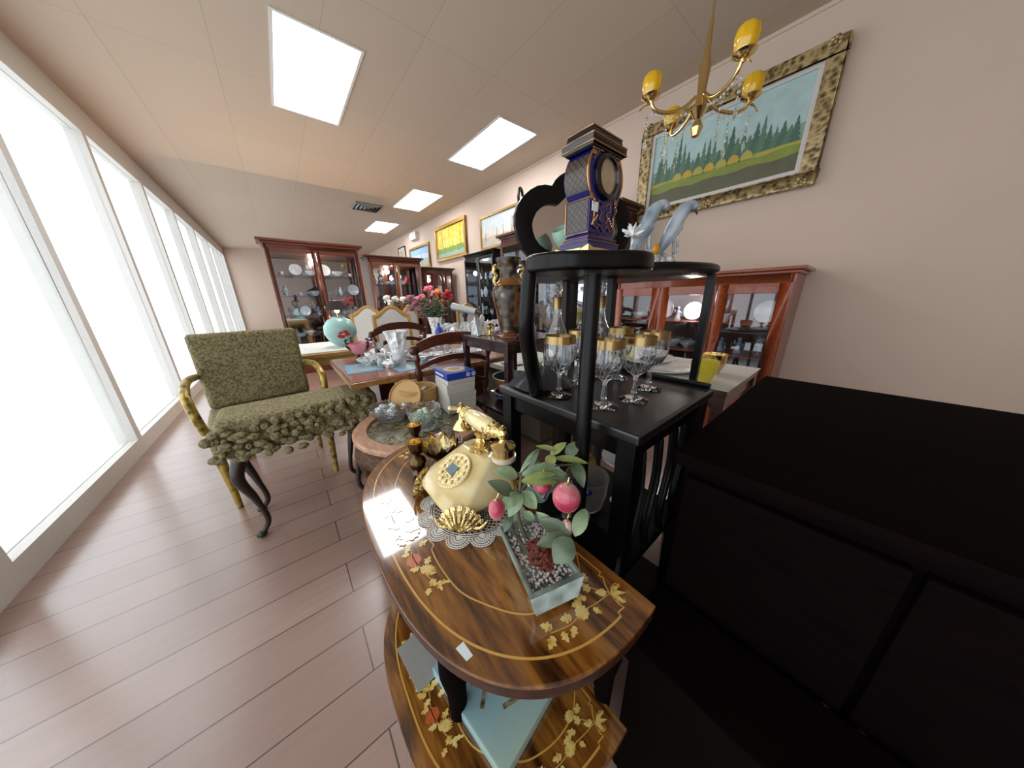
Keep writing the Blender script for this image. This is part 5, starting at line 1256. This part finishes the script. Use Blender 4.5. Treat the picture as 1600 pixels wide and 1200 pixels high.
# basket with lid
T = thing('bamboo_basket', 'round tan bamboo basket with red packets inside', 'basket', (.505, 1.470, RTZ + .0006))
part('basket_body', B().lathe([(0, 0), (.100, 0), (.103, .05), (.104, .118), (.098, .118), (.097, .05), (.094, .006), (0, .006)], n=48), 'basket', T)
b = B()
for z, r_ in ((.006, .103), (.108, .106), (.118, .104), (.06, .1045)): b.tube([(r_ * math.cos(k * PI / 24), r_ * math.sin(k * PI / 24), z) for k in range(48)], .0035, 6, closed=True)
part('hoop', b, 'basket', T)
T = thing('basket_lid', 'round tan bamboo lid leaning against the basket', 'lid', (.395, 1.405, RTZ + .006), 0)
b = B(); b.T = Matrix.Rotation(math.radians(-52), 4, 'Z') @ Matrix.Rotation(math.radians(62), 4, 'X') @ Matrix.Translation((0, .092, 0)); b.lathe([(0, .0), (.090, .0), (.092, .003), (.092, .014), (.088, .014), (.086, .006), (0, .006)], n=48)
part('lid_disc', b, 'basket', T)
T.location = (.388, 1.395, RTZ + .012)
for k, (x, y, a, m) in enumerate(((.48, 1.46, .3, 'red_paper'), (.53, 1.475, .9, 'box_white'), (.505, 1.50, -.4, 'red_paper'))):
    o = part('paper_packet', B().box(-.034, .034, -.022, .022, 0, .030), m, bevel=.002)
    tag(o, ['red paper packet lying at the left in the bamboo basket', 'white printed packet lying on top in the bamboo basket', 'second red packet, at the back of the bamboo basket'][k], 'packet', None, (x, y, RTZ + .075 + .004 * k), a)
tag(part('folded_cloth', B().lathe([(0, 0), (.075, 0), (.085, .03), (.07, .066), (0, .067)], n=20), 'cloth'), 'white wrapping filling the bamboo basket below the packets', 'wrapping', None, (.505, 1.470, RTZ + .0075))
# box stack
bx, by, ba = .668, 1.335, -.10; z = RTZ + .0006
hs = [.05, .052, .052, .058]
for k in range(4):
    hx, hy = (.078, .088); h = hs[k]
    lab = ['lowest pale cardboard box of the stack on the tea table', 'second pale cardboard box from the bottom of the stack', 'third pale cardboard box, just below the blue one', 'blue printed card box with a round plate picture, topmost of the stack'][k]
    t = thing('card_box', lab, 'box', (bx + .003 * (k % 2), by, z), ba + .04 * (k % 2))
    part('box_body', B().box(-hx, hx, -hy, hy, 0, h), 'box_white', t, bevel=.002)
    part('box_lid', B().box(-hx - .0015, hx + .0015, -hy - .0015, hy + .0015, h - .022 if k < 3 else h - .036, h + .0012), 'box_white' if k < 3 else 'box_blue', t, bevel=.001)
    if k == 3:
        part('plate_print', B().lathe([(0, h + .0013), (.058, h + .0013), (.058, h + .0018), (0, h + .0018)], n=32), 'box_white', t)
        part('plate_print_centre', B().lathe([(0, h + .0019), (.034, h + .0019), (.034, h + .0023), (0, h + .0023)], n=32), 'gold_plain', t)
        for y in (-.062, -.03):
            b = B(); b.T = Matrix.Translation((-.0 + y + .1, -hy - .0016, h - .017)) @ Matrix.Rotation(PI / 2, 4, 'X'); b.lathe([(.008, 0), (.0115, 0), (.0115, .0006), (.008, .0006), (.008, 0)], n=20); b.lathe([(0, 0), (.0045, 0), (.0045, .0006), (0, .0006)], n=16); part('round_mark', b, 'paper', t)
        b = B()
        for q in range(8): b.box(-hx - .0022, -hx - .0016, .07 - .014 * q - .009, .07 - .014 * q, h - .024, h - .012)
        part('printed_letters', b, 'paper', t)
    z += h + .0022

# ================================================================ teak dining table with crystal
DTX0, DTX1, DTY0, DTY1, DTZ = .218, 1.28, 1.62, 2.42, .74
_cx, _cy = (DTX0 + DTX1) / 2, (DTY0 + DTY1) / 2; _hx, _hy = (DTX1 - DTX0) / 2, (DTY1 - DTY0) / 2
T = thing('dining_table', 'reddish brown dining table covered with crystal and blue place mats', 'table', (_cx, _cy, 0))
part('tabletop', B().box(-_hx, _hx, -_hy, _hy, DTZ - .032, DTZ), 'teak', T, bevel=.003)
part('apron', B().box(-_hx + .2, _hx - .12, -_hy + .12, _hy - .12, DTZ - .075, DTZ - .0322), 'teak_edge', T)
for sx in (-.30, .42):
    part('pedestal', B().box(sx - .05, sx + .05, -.14, .14, .08, DTZ - .0752), 'mahogany', T, bevel=.01)
    part('pedestal_foot', B().box(sx - .045, sx + .045, -.30, .30, 0, .0798), 'mahogany', T, bevel=.02)
part('edge_moulding', B().box(-(DTX1 - DTX0) / 2 - .012, (DTX1 - DTX0) / 2 + .012, -(DTY1 - DTY0) / 2 - .012, -(DTY1 - DTY0) / 2 - .0001, DTZ - .036, DTZ - .004), 'teak_edge', T, bevel=.005)
part('edge_moulding', B().box(-(DTX1 - DTX0) / 2 - .012, -(DTX1 - DTX0) / 2 - .0001, -(DTY1 - DTY0) / 2, (DTY1 - DTY0) / 2, DTZ - .036, DTZ - .004), 'teak_edge', T, bevel=.005)
part('leaf_joint', B().box(-.232, -.228, -(DTY1 - DTY0) / 2 - .0126, (DTY1 - DTY0) / 2, DTZ - .036, DTZ + .0004), 'dark_frame', T)
tz = DTZ + .0006
def mat_(label, x, y, w_, h_, rz):
    t = thing('place_mat', label, 'place mat', (x, y, tz), rz, None)
    part('mat', B().box(-w_, w_, -h_, h_, 0, .0022), 'mat_blue', t); part('mat_print', B().box(-w_ * .8, w_ * .8, -h_ * .75, h_ * .75, .0023, .0027), 'teal_tin', t)
mat_('blue printed place mat at the left end of the brown dining table', .345, 1.965, .10, .15, -.1)
mat_('blue printed place mat under the ladder back chair crest', .60, 1.79, .12, .12, .05)
GL = {}
def glassware(kind, label, x, y, z, s_=1.0, mat='crystal', grp=None, rz=0):
    key = (kind, mat)
    if key not in GL:
        if kind == 'tall_vase': o = part('crystal_vase', B().lathe([(0, 0), (.045, 0), (.04, .01), (.03, .03), (.04, .08), (.055, .16), (.065, .19), (.058, .185), (.035, .08), (0, .04)], n=24, wob=lambda a, z_: 1 + .12 * math.cos(7 * a) * (z_ > .15)), mat, ang=.3)
        elif kind == 'bowl': o = part('crystal_bowl', B().lathe([(0, 0), (.05, 0), (.055, .012), (.10, .05), (.12, .075), (.112, .076), (.09, .05), (0, .02)], n=24, wob=lambda a, z_: 1 + .08 * math.cos(8 * a) * (z_ > .04)), mat, ang=.3)
        elif kind == 'jug': 
            b = B().lathe([(0, 0), (.04, 0), (.055, .05), (.05, .1), (.03, .13), (.038, .16), (.032, .16), (.024, .13), (0, .1)], n=20); b.tube(curve([(.04, 0, .14), (.085, 0, .12), (.085, 0, .07), (.052, 0, .045)], 5), .006, 6); o = part('crystal_jug', b, mat, ang=.3)
        elif kind == 'swan':
            b = B().lathe([(0, 0), (.04, 0), (.06, .03), (.045, .05), (0, .045)], n=16); b.tube(curve([(.035, 0, .03), (.06, 0, .07), (.04, 0, .11), (.065, 0, .125), (.08, 0, .11)], 5), .009, 7)
            for k in range(5): b.hull([(-.02 - .01 * k, .02 * (k - 2), .04), (-.04 - .01 * k, .02 * (k - 2) + .01, .04), (-.06, .022 * (k - 2), .10), (-.03, .02 * (k - 2), .05)])
            o = part('crystal_swan', b, mat, ang=.3)
        elif kind == 'tumbler': o = part('glass_tumbler', B().lathe([(0, 0), (.025, 0), (.033, .085), (.030, .085), (.022, .008), (0, .008)], n=16), mat, ang=.3)
        elif kind == 'stem': o = part('stemmed_glass', B().lathe([(0, 0), (.03, 0), (.005, .01), (.005, .07), (.03, .095), (.035, .15), (.032, .15), (.026, .097), (0, .08)], n=16), mat, ang=.3)
        elif kind == 'plate': o = part('glass_plate', B().lathe([(0, 0), (.07, 0), (.12, .014), (.12, .018), (.07, .005), (0, .005)], n=28), mat)
        elif kind == 'bottle': o = part('perfume_bottle', B().lathe([(0, 0), (.03, 0), (.035, .04), (.028, .07), (.01, .085), (.012, .1), (.022, .12), (.012, .15), (0, .16)], n=12), mat, ang=.3)
        GL[key] = o
    else: o = GL[key].copy(); C.objects.link(o)
    cat = {'tall_vase': 'vase', 'bowl': 'bowl', 'jug': 'jug', 'swan': 'ornament', 'tumbler': 'glass', 'stem': 'glass', 'plate': 'plate', 'bottle': 'bottle'}[kind]
    tag(o, label, cat, grp, (x, y, z), rz); o.scale = (s_, s_, s_); return o
glassware('tall_vase', 'tallest crystal vase on the brown dining table, near its middle', .565, 1.93, tz, 1.15, 'crystal_w')
glassware('swan', 'spiky crystal ornament beside the tallest vase', .49, 1.86, tz, .9, 'crystal_w', rz=2)
for k, (x, y, kd, m, s_) in enumerate(((.40, 2.02, 'bowl', 'crystal_w', .8), (.50, 2.06, 'bowl', 'crystal_w', .9), (.44, 1.90, 'jug', 'crystal', .6), (.60, 2.10, 'bowl', 'crystal', .9), (.68, 1.98, 'bowl', 'crystal_w', .7), (.42, 2.14, 'tumbler', 'crystal_w', 1), (.52, 2.20, 'stem', 'crystal', 1),
        (.70, 1.86, 'bowl', 'crystal_w', .8), (.80, 1.84, 'bowl', 'crystal_w', .85), (.90, 1.78, 'bowl', 'crystal', .9), (.98, 1.86, 'bowl', 'crystal_w', .8), (.86, 1.98, 'jug', 'crystal', .6), (.97, 2.02, 'tumbler', 'crystal', 1), (1.06, 1.78, 'bowl', 'crystal_w', .8), (1.08, 1.95, 'jug', 'crystal_w', .6), (.76, 2.08, 'stem', 'crystal_w', .8), (1.16, 1.86, 'bowl', 'crystal', .7), (.88, 2.14, 'bowl', 'crystal_w', .8))):
    where = 'on the' if x < .69 else 'right side of'
    glassware(kd, '%s %s, %s brown dining table, %s' % ('frosty' if m == 'crystal_w' else 'clear', {'bowl': 'cut crystal bowl', 'jug': 'crystal jug', 'tumbler': 'tumbler', 'stem': 'stemmed glass'}[kd], where, 'front row' if y < 1.88 else 'middle row' if y < 2.05 else 'rear row'), x, y, tz, s_ * .8, m, 'crystal pieces spread over the brown dining table', k)
# pink glass bowl on dark stand
T = thing('pink_glass_bowl', 'pink glass bowl with dark twig stand at the left end of the dining table', 'bowl', (.392, 2.22, tz))
part('bowl_body', B().lathe([(0, .05), (.04, .052), (.07, .08), (.095, .13), (.088, .13), (.062, .082), (0, .06)], n=28, wob=lambda a, z: 1 + .08 * math.cos(9 * a) * (z > .1)), 'pink', T)
for k in range(4):
    a = k * PI / 2 + .4; b = B().tube(curve([(.05 * math.cos(a), .05 * math.sin(a), .006), (.025 * math.cos(a), .025 * math.sin(a), .05), (.085 * math.cos(a), .085 * math.sin(a), .10), (.10 * math.cos(a), .10 * math.sin(a), .16)], 5), .006, 6)
    for q in range(3): b.ball((.09 * math.cos(a), .09 * math.sin(a), .11 + .025 * q), (.014, .014, .007), 6, 4)
    part('twig', b, 'dark_frame', T)
# ladder back chairs
def ladder_chair(name, label, x, y, rz, zt=.93, seat=True):
    t = thing(name, label, 'chair', (x, y, 0), rz)
    w_ = .235
    for s_ in (-1, 1):
        P = curve([(s_ * (w_ - .02), 0, 0), (s_ * (w_ - .02), 0, .44), (s_ * (w_ - .01), -.02, .62), (s_ * w_, -.04, .78), (s_ * (w_ + .004), -.055, .86)], 6)
        b = B().tube(P, [.017 + .005 * math.sin(i * 1.3) for i in range(len(P))], 10); b.ball((s_ * (w_ + .014), -.055, .875), (.030, .016, .028)); part('post', b, 'mahogany', t)
        part('leg', B().tube([(s_ * (w_ + .0), .40, 0), (s_ * (w_ + .0), .40, .43)], .018, 10), 'mahogany', t)
    def rail(z0, z1, arch, y0):
        b = B(); n = 20; F, G = [], []
        for i in range(n + 1):
            u = i / n * 2 - 1; x_ = u * w_; a = arch * (1 - abs(u) ** 2.2); yy = y0 - .018 * (1 - u * u) + .0
            F.append((x_, yy, z0 + a)); G.append((x_, yy, z1 + a * .9 - (abs(u) ** 3) * .012))
        A = [[b.v((p[0], p[1] - .010, p[2])), b.v((q_[0], q_[1] - .010, q_[2])), b.v((q_[0], q_[1] + .010, q_[2])), b.v((p[0], p[1] + .010, p[2]))] for p, q_ in zip(F, G)]
        for i in range(n):
            for k in range(4): b._f([A[i][k], A[i][(k + 1) % 4], A[i + 1][(k + 1) % 4], A[i + 1][k]])
        b._f(A[0][::-1]); b._f(A[n]); return b
    part('crest_rail', rail(.855, .925, .045, -.048), 'mahogany', t, bevel=.003)
    part('slat', rail(.745, .785, .05, -.034), 'mahogany', t, bevel=.003); part('slat', rail(.60, .635, .04, -.02), 'mahogany', t, bevel=.003)
    part('seat', B().box(-w_ - .01, w_ + .01, -.0, .43, .43, .465), 'mahogany', t, bevel=.008)
    return t
ladder_chair('ladder_back_chair', 'mahogany ladder back chair with curled ears tucked under the near side of the dining table', .80, 1.60, -.10)
ladder_chair('ladder_back_chair', 'mahogany ladder back chair on the far side of the dining table', .83, 2.62, PI + .1)
# ================================================================ carved gilt bench at far left
T = thing('gilt_stool', 'carved dark gilt stool with mossy olive brocade upholstery at the left edge', 'stool', (-.02, 1.83, 0), .03)
b = B().box(-.33, .36, -.14, .17, .46, .645); part('seat', b, 'brocade', T, bevel=.04, seg=4)
b = B(); r = random.Random(14)
for k in range(110):
    x = -.33 + .62 * k / 110; b.ball((x * 1.06, -.155 + r.uniform(-.01, .01), r.uniform(.44, .64)), (r.uniform(.014, .028), .014, r.uniform(.012, .024)), 7, 5)
part('carved_apron', b, 'brocade', T)
for sx in (-1, 1):
    for sy in (-1, 1):
        x, y = (.20 if sx > 0 else -.27), sy * .11
        P = curve([(x, y, .46), (x + sx * .03, y + sy * .02, .36), (x + sx * .0, y, .22), (x - sx * .02, y, .08), (x + sx * .015, y + sy * .01, .02)], 6)
        b = B().tube(P, [.034 - .021 * min(1, i / 14) for i in range(len(P))], 10); b.ball((x + sx * .018, y + sy * .01, .018), (.024, .022, .0175)); part('leg', b, 'leg_dark', T)
T = thing('gilt_armchair', 'gilt armchair arm and brocade back at the far left, beside the dining table', 'armchair', (-.19, 2.33, 0), .1)
part('seat', B().box(-.28, .28, -.28, .28, .34, .50), 'brocade', T, bevel=.03, seg=3); part('backrest', B().box(-.27, .27, .2, .27, .5, .98), 'brocade', T, bevel=.03, seg=3)
for s_ in (-1, 1):
    part('arm', B().tube(curve([(s_ * .28, .24, .72), (s_ * .30, .0, .74), (s_ * .30, -.2, .70), (s_ * .29, -.24, .6), (s_ * .28, -.2, .48)], 6), .02, 10), 'gilt', T)
    for y in (-.24, .24): part('leg', B().tube([(s_ * .25, y, 0), (s_ * .26, y, .34)], [.014, .024], 10), 'gilt', T)

# ================================================================ pine table, arched chairs
box_table('dining_table', 'honey coloured pine table with a white lacquered top at the far left', -.45, .50, 2.72, 3.55, .745, 'yellow_wood', .07, .07, .03)
tag(part('table_runner', B().box(-.44, .44, -.36, .36, 0, .004), 'cloth'), 'white runner spread over the honey pine table', 'runner', None, (.03, 3.16, .7456))
T = thing('globe_vase', 'aqua globe vase painted with a red crab flower at the far left', 'vase', (.40, 3.05, .7504))
part('vase_body', B().lathe([(0, 0), (.05, 0), (.055, .01), (.10, .05), (.135, .12), (.13, .19), (.09, .245), (.05, .262), (.05, .27), (.042, .27), (.04, .255), (0, .24)], n=36), 'aqua', T)
b = B()
for k in range(5): b.ball((.0 + .026 * math.cos(k), -.125 - .004, .12 + .022 * math.sin(k * 1.3)), (.028, .006, .016), 9, 6)
part('painted_flower', b, 'petal_red', T)
def arched_chair(label, x, y, rz):
    t = thing('arched_chair', label, 'chair', (x, y, 0), rz, 'arched honey pine chairs')
    w_ = .235; 
    def arch(s_, e):
        P = []
        for i in range(25):
            u = i / 24 * 2 - 1; P.append((u * (w_ - e), .98 + .115 * (math.cos(u * PI) + 1) / 2 - e * .9 if abs(u) < 1 else .98 - e))
        return P
    O = arch(1, 0); I = arch(1, .045)
    oo = O + [(w_, .48), (-w_, .48)]; ii = I + [(w_ - .045, .52), (-w_ + .045, .52)]
    part('back_frame', B().strip(oo, ii, -.018, .018, .004), 'yellow_wood', t, ang=.6)
    b = B(); b.T = Matrix.Rotation(PI / 2, 4, 'X'); b.prism([(p[0] * 1.0, p[1]) for p in ii], -.012, .012); part('back_panel', b, 'white_fabric', t)
    part('seat', B().box(-w_, w_, -.46, -.02, .40, .47), 'white_fabric', t, bevel=.02); part('seat_frame', B().box(-w_, w_, -.46, .015, .35, .3999), 'yellow_wood', t, bevel=.004)
    for sx in (-1, 1):
        part('leg', B().box(sx * (w_ - .02) - .02, sx * (w_ - .02) + .02, -.46, -.42, 0, .3499), 'yellow_wood', t); part('leg', B().box(sx * (w_ - .02) - .02, sx * (w_ - .02) + .02, -.02, .018, 0, .3499), 'yellow_wood', t)
    return t
ac = arched_chair('honey pine chair with a white panelled arched back, leftmost of the three', .99, 4.6, -.15)
again(ac, 'honey pine chair with a white arched back, middle of the three, seen frontally', (1.10, 3.82, 0), -.10)
again(ac, 'honey pine chair turned sideways right behind the middle one', (1.55, 4.42, 0), .75)
again(ac, 'honey pine chair behind the white cloth table, below the grey telescope', (2.45, 4.2, 0), .2)

# ================================================================ white cloth table: flowers, crystal, telescope
WX0, WX1, WY0, WY1 = 1.25, 2.25, 2.62, 3.35
T = box_table('dining_table', 'mahogany table behind the dining table hidden under a white cloth', WX0, WX1, WY0, WY1, .74, 'mahogany', .06, .06, .03)
tag(part('tablecloth', B().box(-.50, .50, -.365, .365, 0, .004), 'cloth'), 'white cloth on the table that carries the flower arrangement', 'tablecloth', None, (1.75, 2.985, .7406))
wz = .7452
T = thing('flower_vase', 'cut crystal vase holding the big silk flower arrangement', 'vase', (1.38, 3.12, wz))
part('vase_body', B().lathe([(0, 0), (.06, 0), (.05, .02), (.06, .10), (.085, .22), (.08, .22), (.05, .1), (0, .06)], n=20, wob=lambda a, z: 1 + .08 * math.cos(8 * a)), 'crystal_w', T, ang=.3)
FB = (1.38, 3.12)
def P2(px, py, d=3.35): return pd(px, py, d)
fl = [(604, 466, 'petal_white'), (618, 468, 'petal_white'), (630, 469, 'petal_white'), (609, 473, 'petal_white'), (640, 467, 'petal_mauve'), (648, 476, 'petal_mauve'), (653, 468, 'petal_pink'), (660, 464, 'petal_pink'), (667, 452, 'petal_pink'), (673, 451, 'petal_pink'), (677, 459, 'petal_pink'), (684, 456, 'petal_orange'), (681, 464, 'petal_orange'), (694, 462, 'petal_red'), (700, 457, 'petal_red'), (698, 468, 'petal_red'), (703, 464, 'petal_red'), (679, 477, 'petal_red'), (655, 483, 'petal_mauve'), (664, 480, 'petal_mauve'), (662, 489, 'petal_mauve'), (690, 473, 'petal_orange'), (672, 474, 'petal_pink'), (643, 482, 'petal_mauve'), (658, 494, 'petal_mauve')]
cn = {'petal_white': 'white', 'petal_mauve': 'dusky mauve', 'petal_pink': 'pink', 'petal_orange': 'orange', 'petal_red': 'red'}
T = thing('flower_bouquet', 'bouquet of white, pink, orange and red silk flowers in the crystal vase', 'flowers', (FB[0], FB[1], wz + .12))
base = Vector((FB[0], FB[1], wz + .12)); r = random.Random(41)
for px, py, m in fl:
    p = P2(px, py, 3.35 + r.uniform(-.08, .08)) - base; b = B(); R_ = r.uniform(.038, .05)
    for k in range(12):
        a = r.uniform(0, 6.28); e = r.uniform(-.9, 1.2); d = Vector((math.cos(a) * math.cos(e), math.sin(a) * math.cos(e), math.sin(e))); b.ball(p + d * R_ * .55, (R_ * .55, R_ * .55, R_ * .42), 7, 5)
    f = part('blossom', b, m, T, label=cn[m] + ' blossom')
    part('stalk', B().tube(curve([(0, 0, 0), (p.x * .4, p.y * .4, p.z * .7), p], 4), .004, 5), 'foliage', f)
b = B()
for k in range(60):
    a = r.uniform(0, 6.28); q = r.uniform(.03, .2); z = r.uniform(.10, .30); c = Vector((q * math.cos(a), q * math.sin(a), z)); b.ball(c, (r.uniform(.015, .035), r.uniform(.01, .03), r.uniform(.006, .02)), 6, 4)
part('leaves', b, 'foliage', T)
r = random.Random(43); n = 0
kinds = ['tumbler', 'stem', 'bottle', 'jug', 'bowl', 'stem', 'bottle']
for k in range(30):
    x = 1.30 + .031 * k; y = 2.70 + .13 * (k % 3) + r.uniform(-.02, .02)
    if abs(x - FB[0]) < .1 and abs(y - FB[1]) < .12: continue
    kd = kinds[k % 7]; m = 'crystal_w' if k % 2 else 'crystal'
    glassware(kd, '%s %s on the white cloth table, %s' % ('frosty' if m == 'crystal_w' else 'clear', {'tumbler': 'glass tumbler', 'stem': 'stemmed glass', 'bottle': 'crystal scent bottle', 'jug': 'crystal jug', 'bowl': 'crystal bowl'}[kd], 'below the flowers' if x < 1.6 else 'right of the flowers'), x, y, wz, .8 if kd == 'bowl' else 1.0, m, 'glassware on the white cloth table', k * .7)
tag(part('blue_bottle', B().lathe([(0, 0), (.04, 0), (.045, .08), (.03, .12), (.012, .14), (.014, .17), (0, .17)], n=16), 'box_blue'), 'bright blue square bottle standing before the flower vase', 'bottle', None, (1.27, 2.80, wz))
T = thing('telescope', 'grey tube telescope on a dark mount behind the white cloth table', 'telescope', (2.02, 3.62, 0))
a, c = pd(708, 479, 3.85) - Vector((2.02, 3.62, 0)), pd(745, 488, 3.65) - Vector((2.02, 3.62, 0))
part('tube', B().tube([a, c], [.052, .046], 20), 'grey', T); part('eyepiece', B().tube([c, c + (c - a) * .18], [.022, .020], 12), 'dark_frame', T)
mid = (a + c) / 2; b = B().ball((mid.x, mid.y, mid.z - .075), .04, 10, 7)
b.tube([(mid.x, mid.y, mid.z - .07), (mid.x, mid.y, .8)], .022, 10); part('mount', b, 'dark_frame', T)
for k in range(3):
    q = k * 2 * PI / 3; part('tripod_leg', B().tube([(mid.x, mid.y, .84), (mid.x + .3 * math.cos(q), mid.y + .3 * math.sin(q), 0)], .014, 8), 'dark_frame', T)

# ================================================================ marble topped chest behind the rosewood table
T = thing('marble_chest', 'brown chest with a white marble top seen through the rosewood table', 'chest', (1.72, 1.90, 0))
part('body', B().box(-.30, .30, -.48, .48, .02, .555), 'chest_brown', T, bevel=.01); part('marble_top', B().box(-.34, .34, -.52, .52, .5552, .60), 'marble', T, bevel=.008)
b = B(); r = random.Random(15)
for k in range(60): b.ball((-.305, -.48 + .96 * k / 60, .53 + .02 * math.sin(k)), (.014, .012, r.uniform(.02, .045)), 6, 5)
part('fringe', b, 'brocade', T)
for k, (x, y, kd, m) in enumerate(((1.50, 2.15, 'bowl', 'crystal_w'), (1.52, 1.85, 'plate', 'white_glaze'), (1.56, 1.60, 'plate', 'white_glaze'), (1.62, 2.3, 'jug', 'white_glaze'))):
    glassware(kd, ['frosty crystal bowl on the left end of the marble chest', 'white plate in the middle of the marble chest', 'white plate with greenery on the right end of the marble chest', 'white jug at the rear of the marble chest'][k], x, y, .6006, 1, m)
T = thing('air_plant', 'small bright green plant on the plate on the marble chest', 'plant', (1.56, 1.60, .609))
b = B()
for k in range(30):
    a = k * 2.4; b.tube([(.01 * math.cos(a), .01 * math.sin(a), 0), (.05 * math.cos(a), .05 * math.sin(a), .03 + .001 * k)], [.005, .001], 5)
part('leaves', b, 'bright_leaf', T)

# ================================================================ crockery table between black table and cherry cabinet
T = box_table('console_table', 'white clothed table with crockery behind the black table', 1.38, 1.94, .28, .96, .76, 'mahogany', .05, .06, .03)
tag(part('tablecloth', B().box(-.285, .285, -.345, .345, 0, .004), 'cloth'), 'white cloth on the crockery table before the cherry cabinet', 'tablecloth', None, (1.66, .62, .7606))
cz = .7652
glassware('plate', 'large white plate on the crockery table, nearest', 1.55, .62, cz, 1.3, 'white_glaze')
glassware('plate', 'large white plate on the crockery table, second', 1.72, .78, cz, 1.3, 'white_glaze')
for k, (x, y, m) in enumerate(((1.50, .80, 'yellow'), (1.46, .40, 'yellow'), (1.66, .42, 'brass'))):
    o = copy_tree(ITEM[('cup', 'white_glaze')]) if ('cup', 'white_glaze') in ITEM else proto_item('cup', 'white_glaze')
    o.data = o.data.copy(); o.data.materials.clear(); o.data.materials.append(M[m]); tag(o, ['yellow porcelain cup between the white plates', 'yellow porcelain cup at the right end of the crockery table', 'gold coloured cup behind the yellow one'][k], 'cup', 'cups on the crockery table', (x, y, cz)); o.scale = (1.4,) * 3
T = thing('wire_dish', 'silver wire fruit dish with pale yellow silk lilies behind the goblets', 'dish', (1.42, 1.02, 0), 0)
bpy.data.objects.remove(T)
box_table('pedestal_stand', 'slim mahogany stand hidden behind the goblets carrying a silver dish', 1.38, 1.64, .98, 1.24, .93, 'mahogany', .03, .03, .02)
T = thing('wire_dish', 'wide silver dish with pale lilies and a white plate, seen behind the goblets', 'dish', (1.51, 1.11, .9306))
part('dish_body', B().lathe([(0, 0), (.05, 0), (.03, .012), (.03, .04), (.12, .055), (.125, .062), (.03, .05), (0, .05)], n=36), 'grey', T)
for k in range(4):
    a = k * 1.3; q = .05; b = B().lathe([(0, 0), (.008, .01), (.014, .05), (.045, .085), (.05, .083), (.02, .05), (0, .02)], (q * math.cos(a), q * math.sin(a), .05 + .02 * (k % 2)), 12, lambda a_, z: 1 + .2 * math.cos(5 * a_) * (z > .06)); part('lily', b, 'lily', T)
# table lamp glow and clutter on the left cabinet front
T = thing('table_lamp', 'lit table lamp with a dark shade before the far left cabinet', 'lamp', (.86, 5.35, 0))
b = B().box(-.16, .16, -.16, .16, .62, .65)
for sx in (-1, 1):
    for sy in (-1, 1): b.box(sx * .14 - .012, sx * .14 + .012, sy * .14 - .012, sy * .14 + .012, 0, .62)
bpy.data.objects.remove(T)
tag(part('lamp_stand', b, 'mahogany'), 'small square mahogany stand carrying the lit table lamp', 'table', None, (.70, 5.3, 0))
T = thing('table_lamp', 'lit table lamp with a dark shade before the far left cabinet', 'lamp', (.70, 5.3, .6506))
part('lamp_base', B().lathe([(0, 0), (.07, 0), (.03, .02), (.05, .1), (.03, .2), (.012, .25), (.012, .34), (0, .34)], n=20), 'brass', T)
l = bpy.data.lights.new('lamp_bulb', 'POINT'); l.energy = 45; l.color = (1, .66, .36); l.shadow_soft_size = .04
lo = bpy.data.objects.new('lamp_bulb', l); C.objects.link(lo); lo.parent = T; lo.location = (0, 0, .45)
part('lamp_shade', B().lathe([(.16, .38), (.09, .52), (.085, .52), (.155, .38), (.16, .38)], n=28), 'mauve_shade', T)
part('bulb', B().ball((0, 0, .38), (.035, .035, .045), 14, 10), 'bulb', T)

# urn on top of the tall mahogany cabinet
_q = px_plane(814, 345, (2.98, 0, 0), (1, 0, 0))
T = thing('handled_urn', 'grey green urn with a black loop handle on top of the mahogany wall cabinet', 'urn', (_q.x, _q.y, 2.0606), .5)
part('urn_body', B().lathe([(0, 0), (.07, 0), (.05, .03), (.10, .14), (.12, .22), (.09, .29), (.06, .32), (.08, .36), (.07, .36), (.05, .32), (0, .3)], n=28), 'jade', T)
part('loop_handle', B().tube(curve([(-.075, 0, .34), (-.09, 0, .46), (-.04, 0, .56), (.04, 0, .56), (.09, 0, .46), (.075, 0, .34)], 6), .020, 10), 'black', T)
# ================================================================ give repeats that share a label their place in the row
def _side(o):
    q = Matrix((_X, _Y, _Z)).transposed() @ (Vector(o.location) - CAM); return q.x / max(1e-6, -q.z)
_by = {}
for o in list(C.objects):
    if o.parent is None and o.get('label') and 'pebble' not in o['label']: _by.setdefault(o['label'], []).append(o)
_nth = ['first', 'second', 'third', 'fourth', 'fifth', 'sixth', 'seventh', 'eighth', 'ninth', 'tenth']
for l, os_ in _by.items():
    if len(os_) > 1:
        for k, o in enumerate(sorted(os_, key=_side)): o['label'] = l + ', ' + _nth[k] + ' from left'
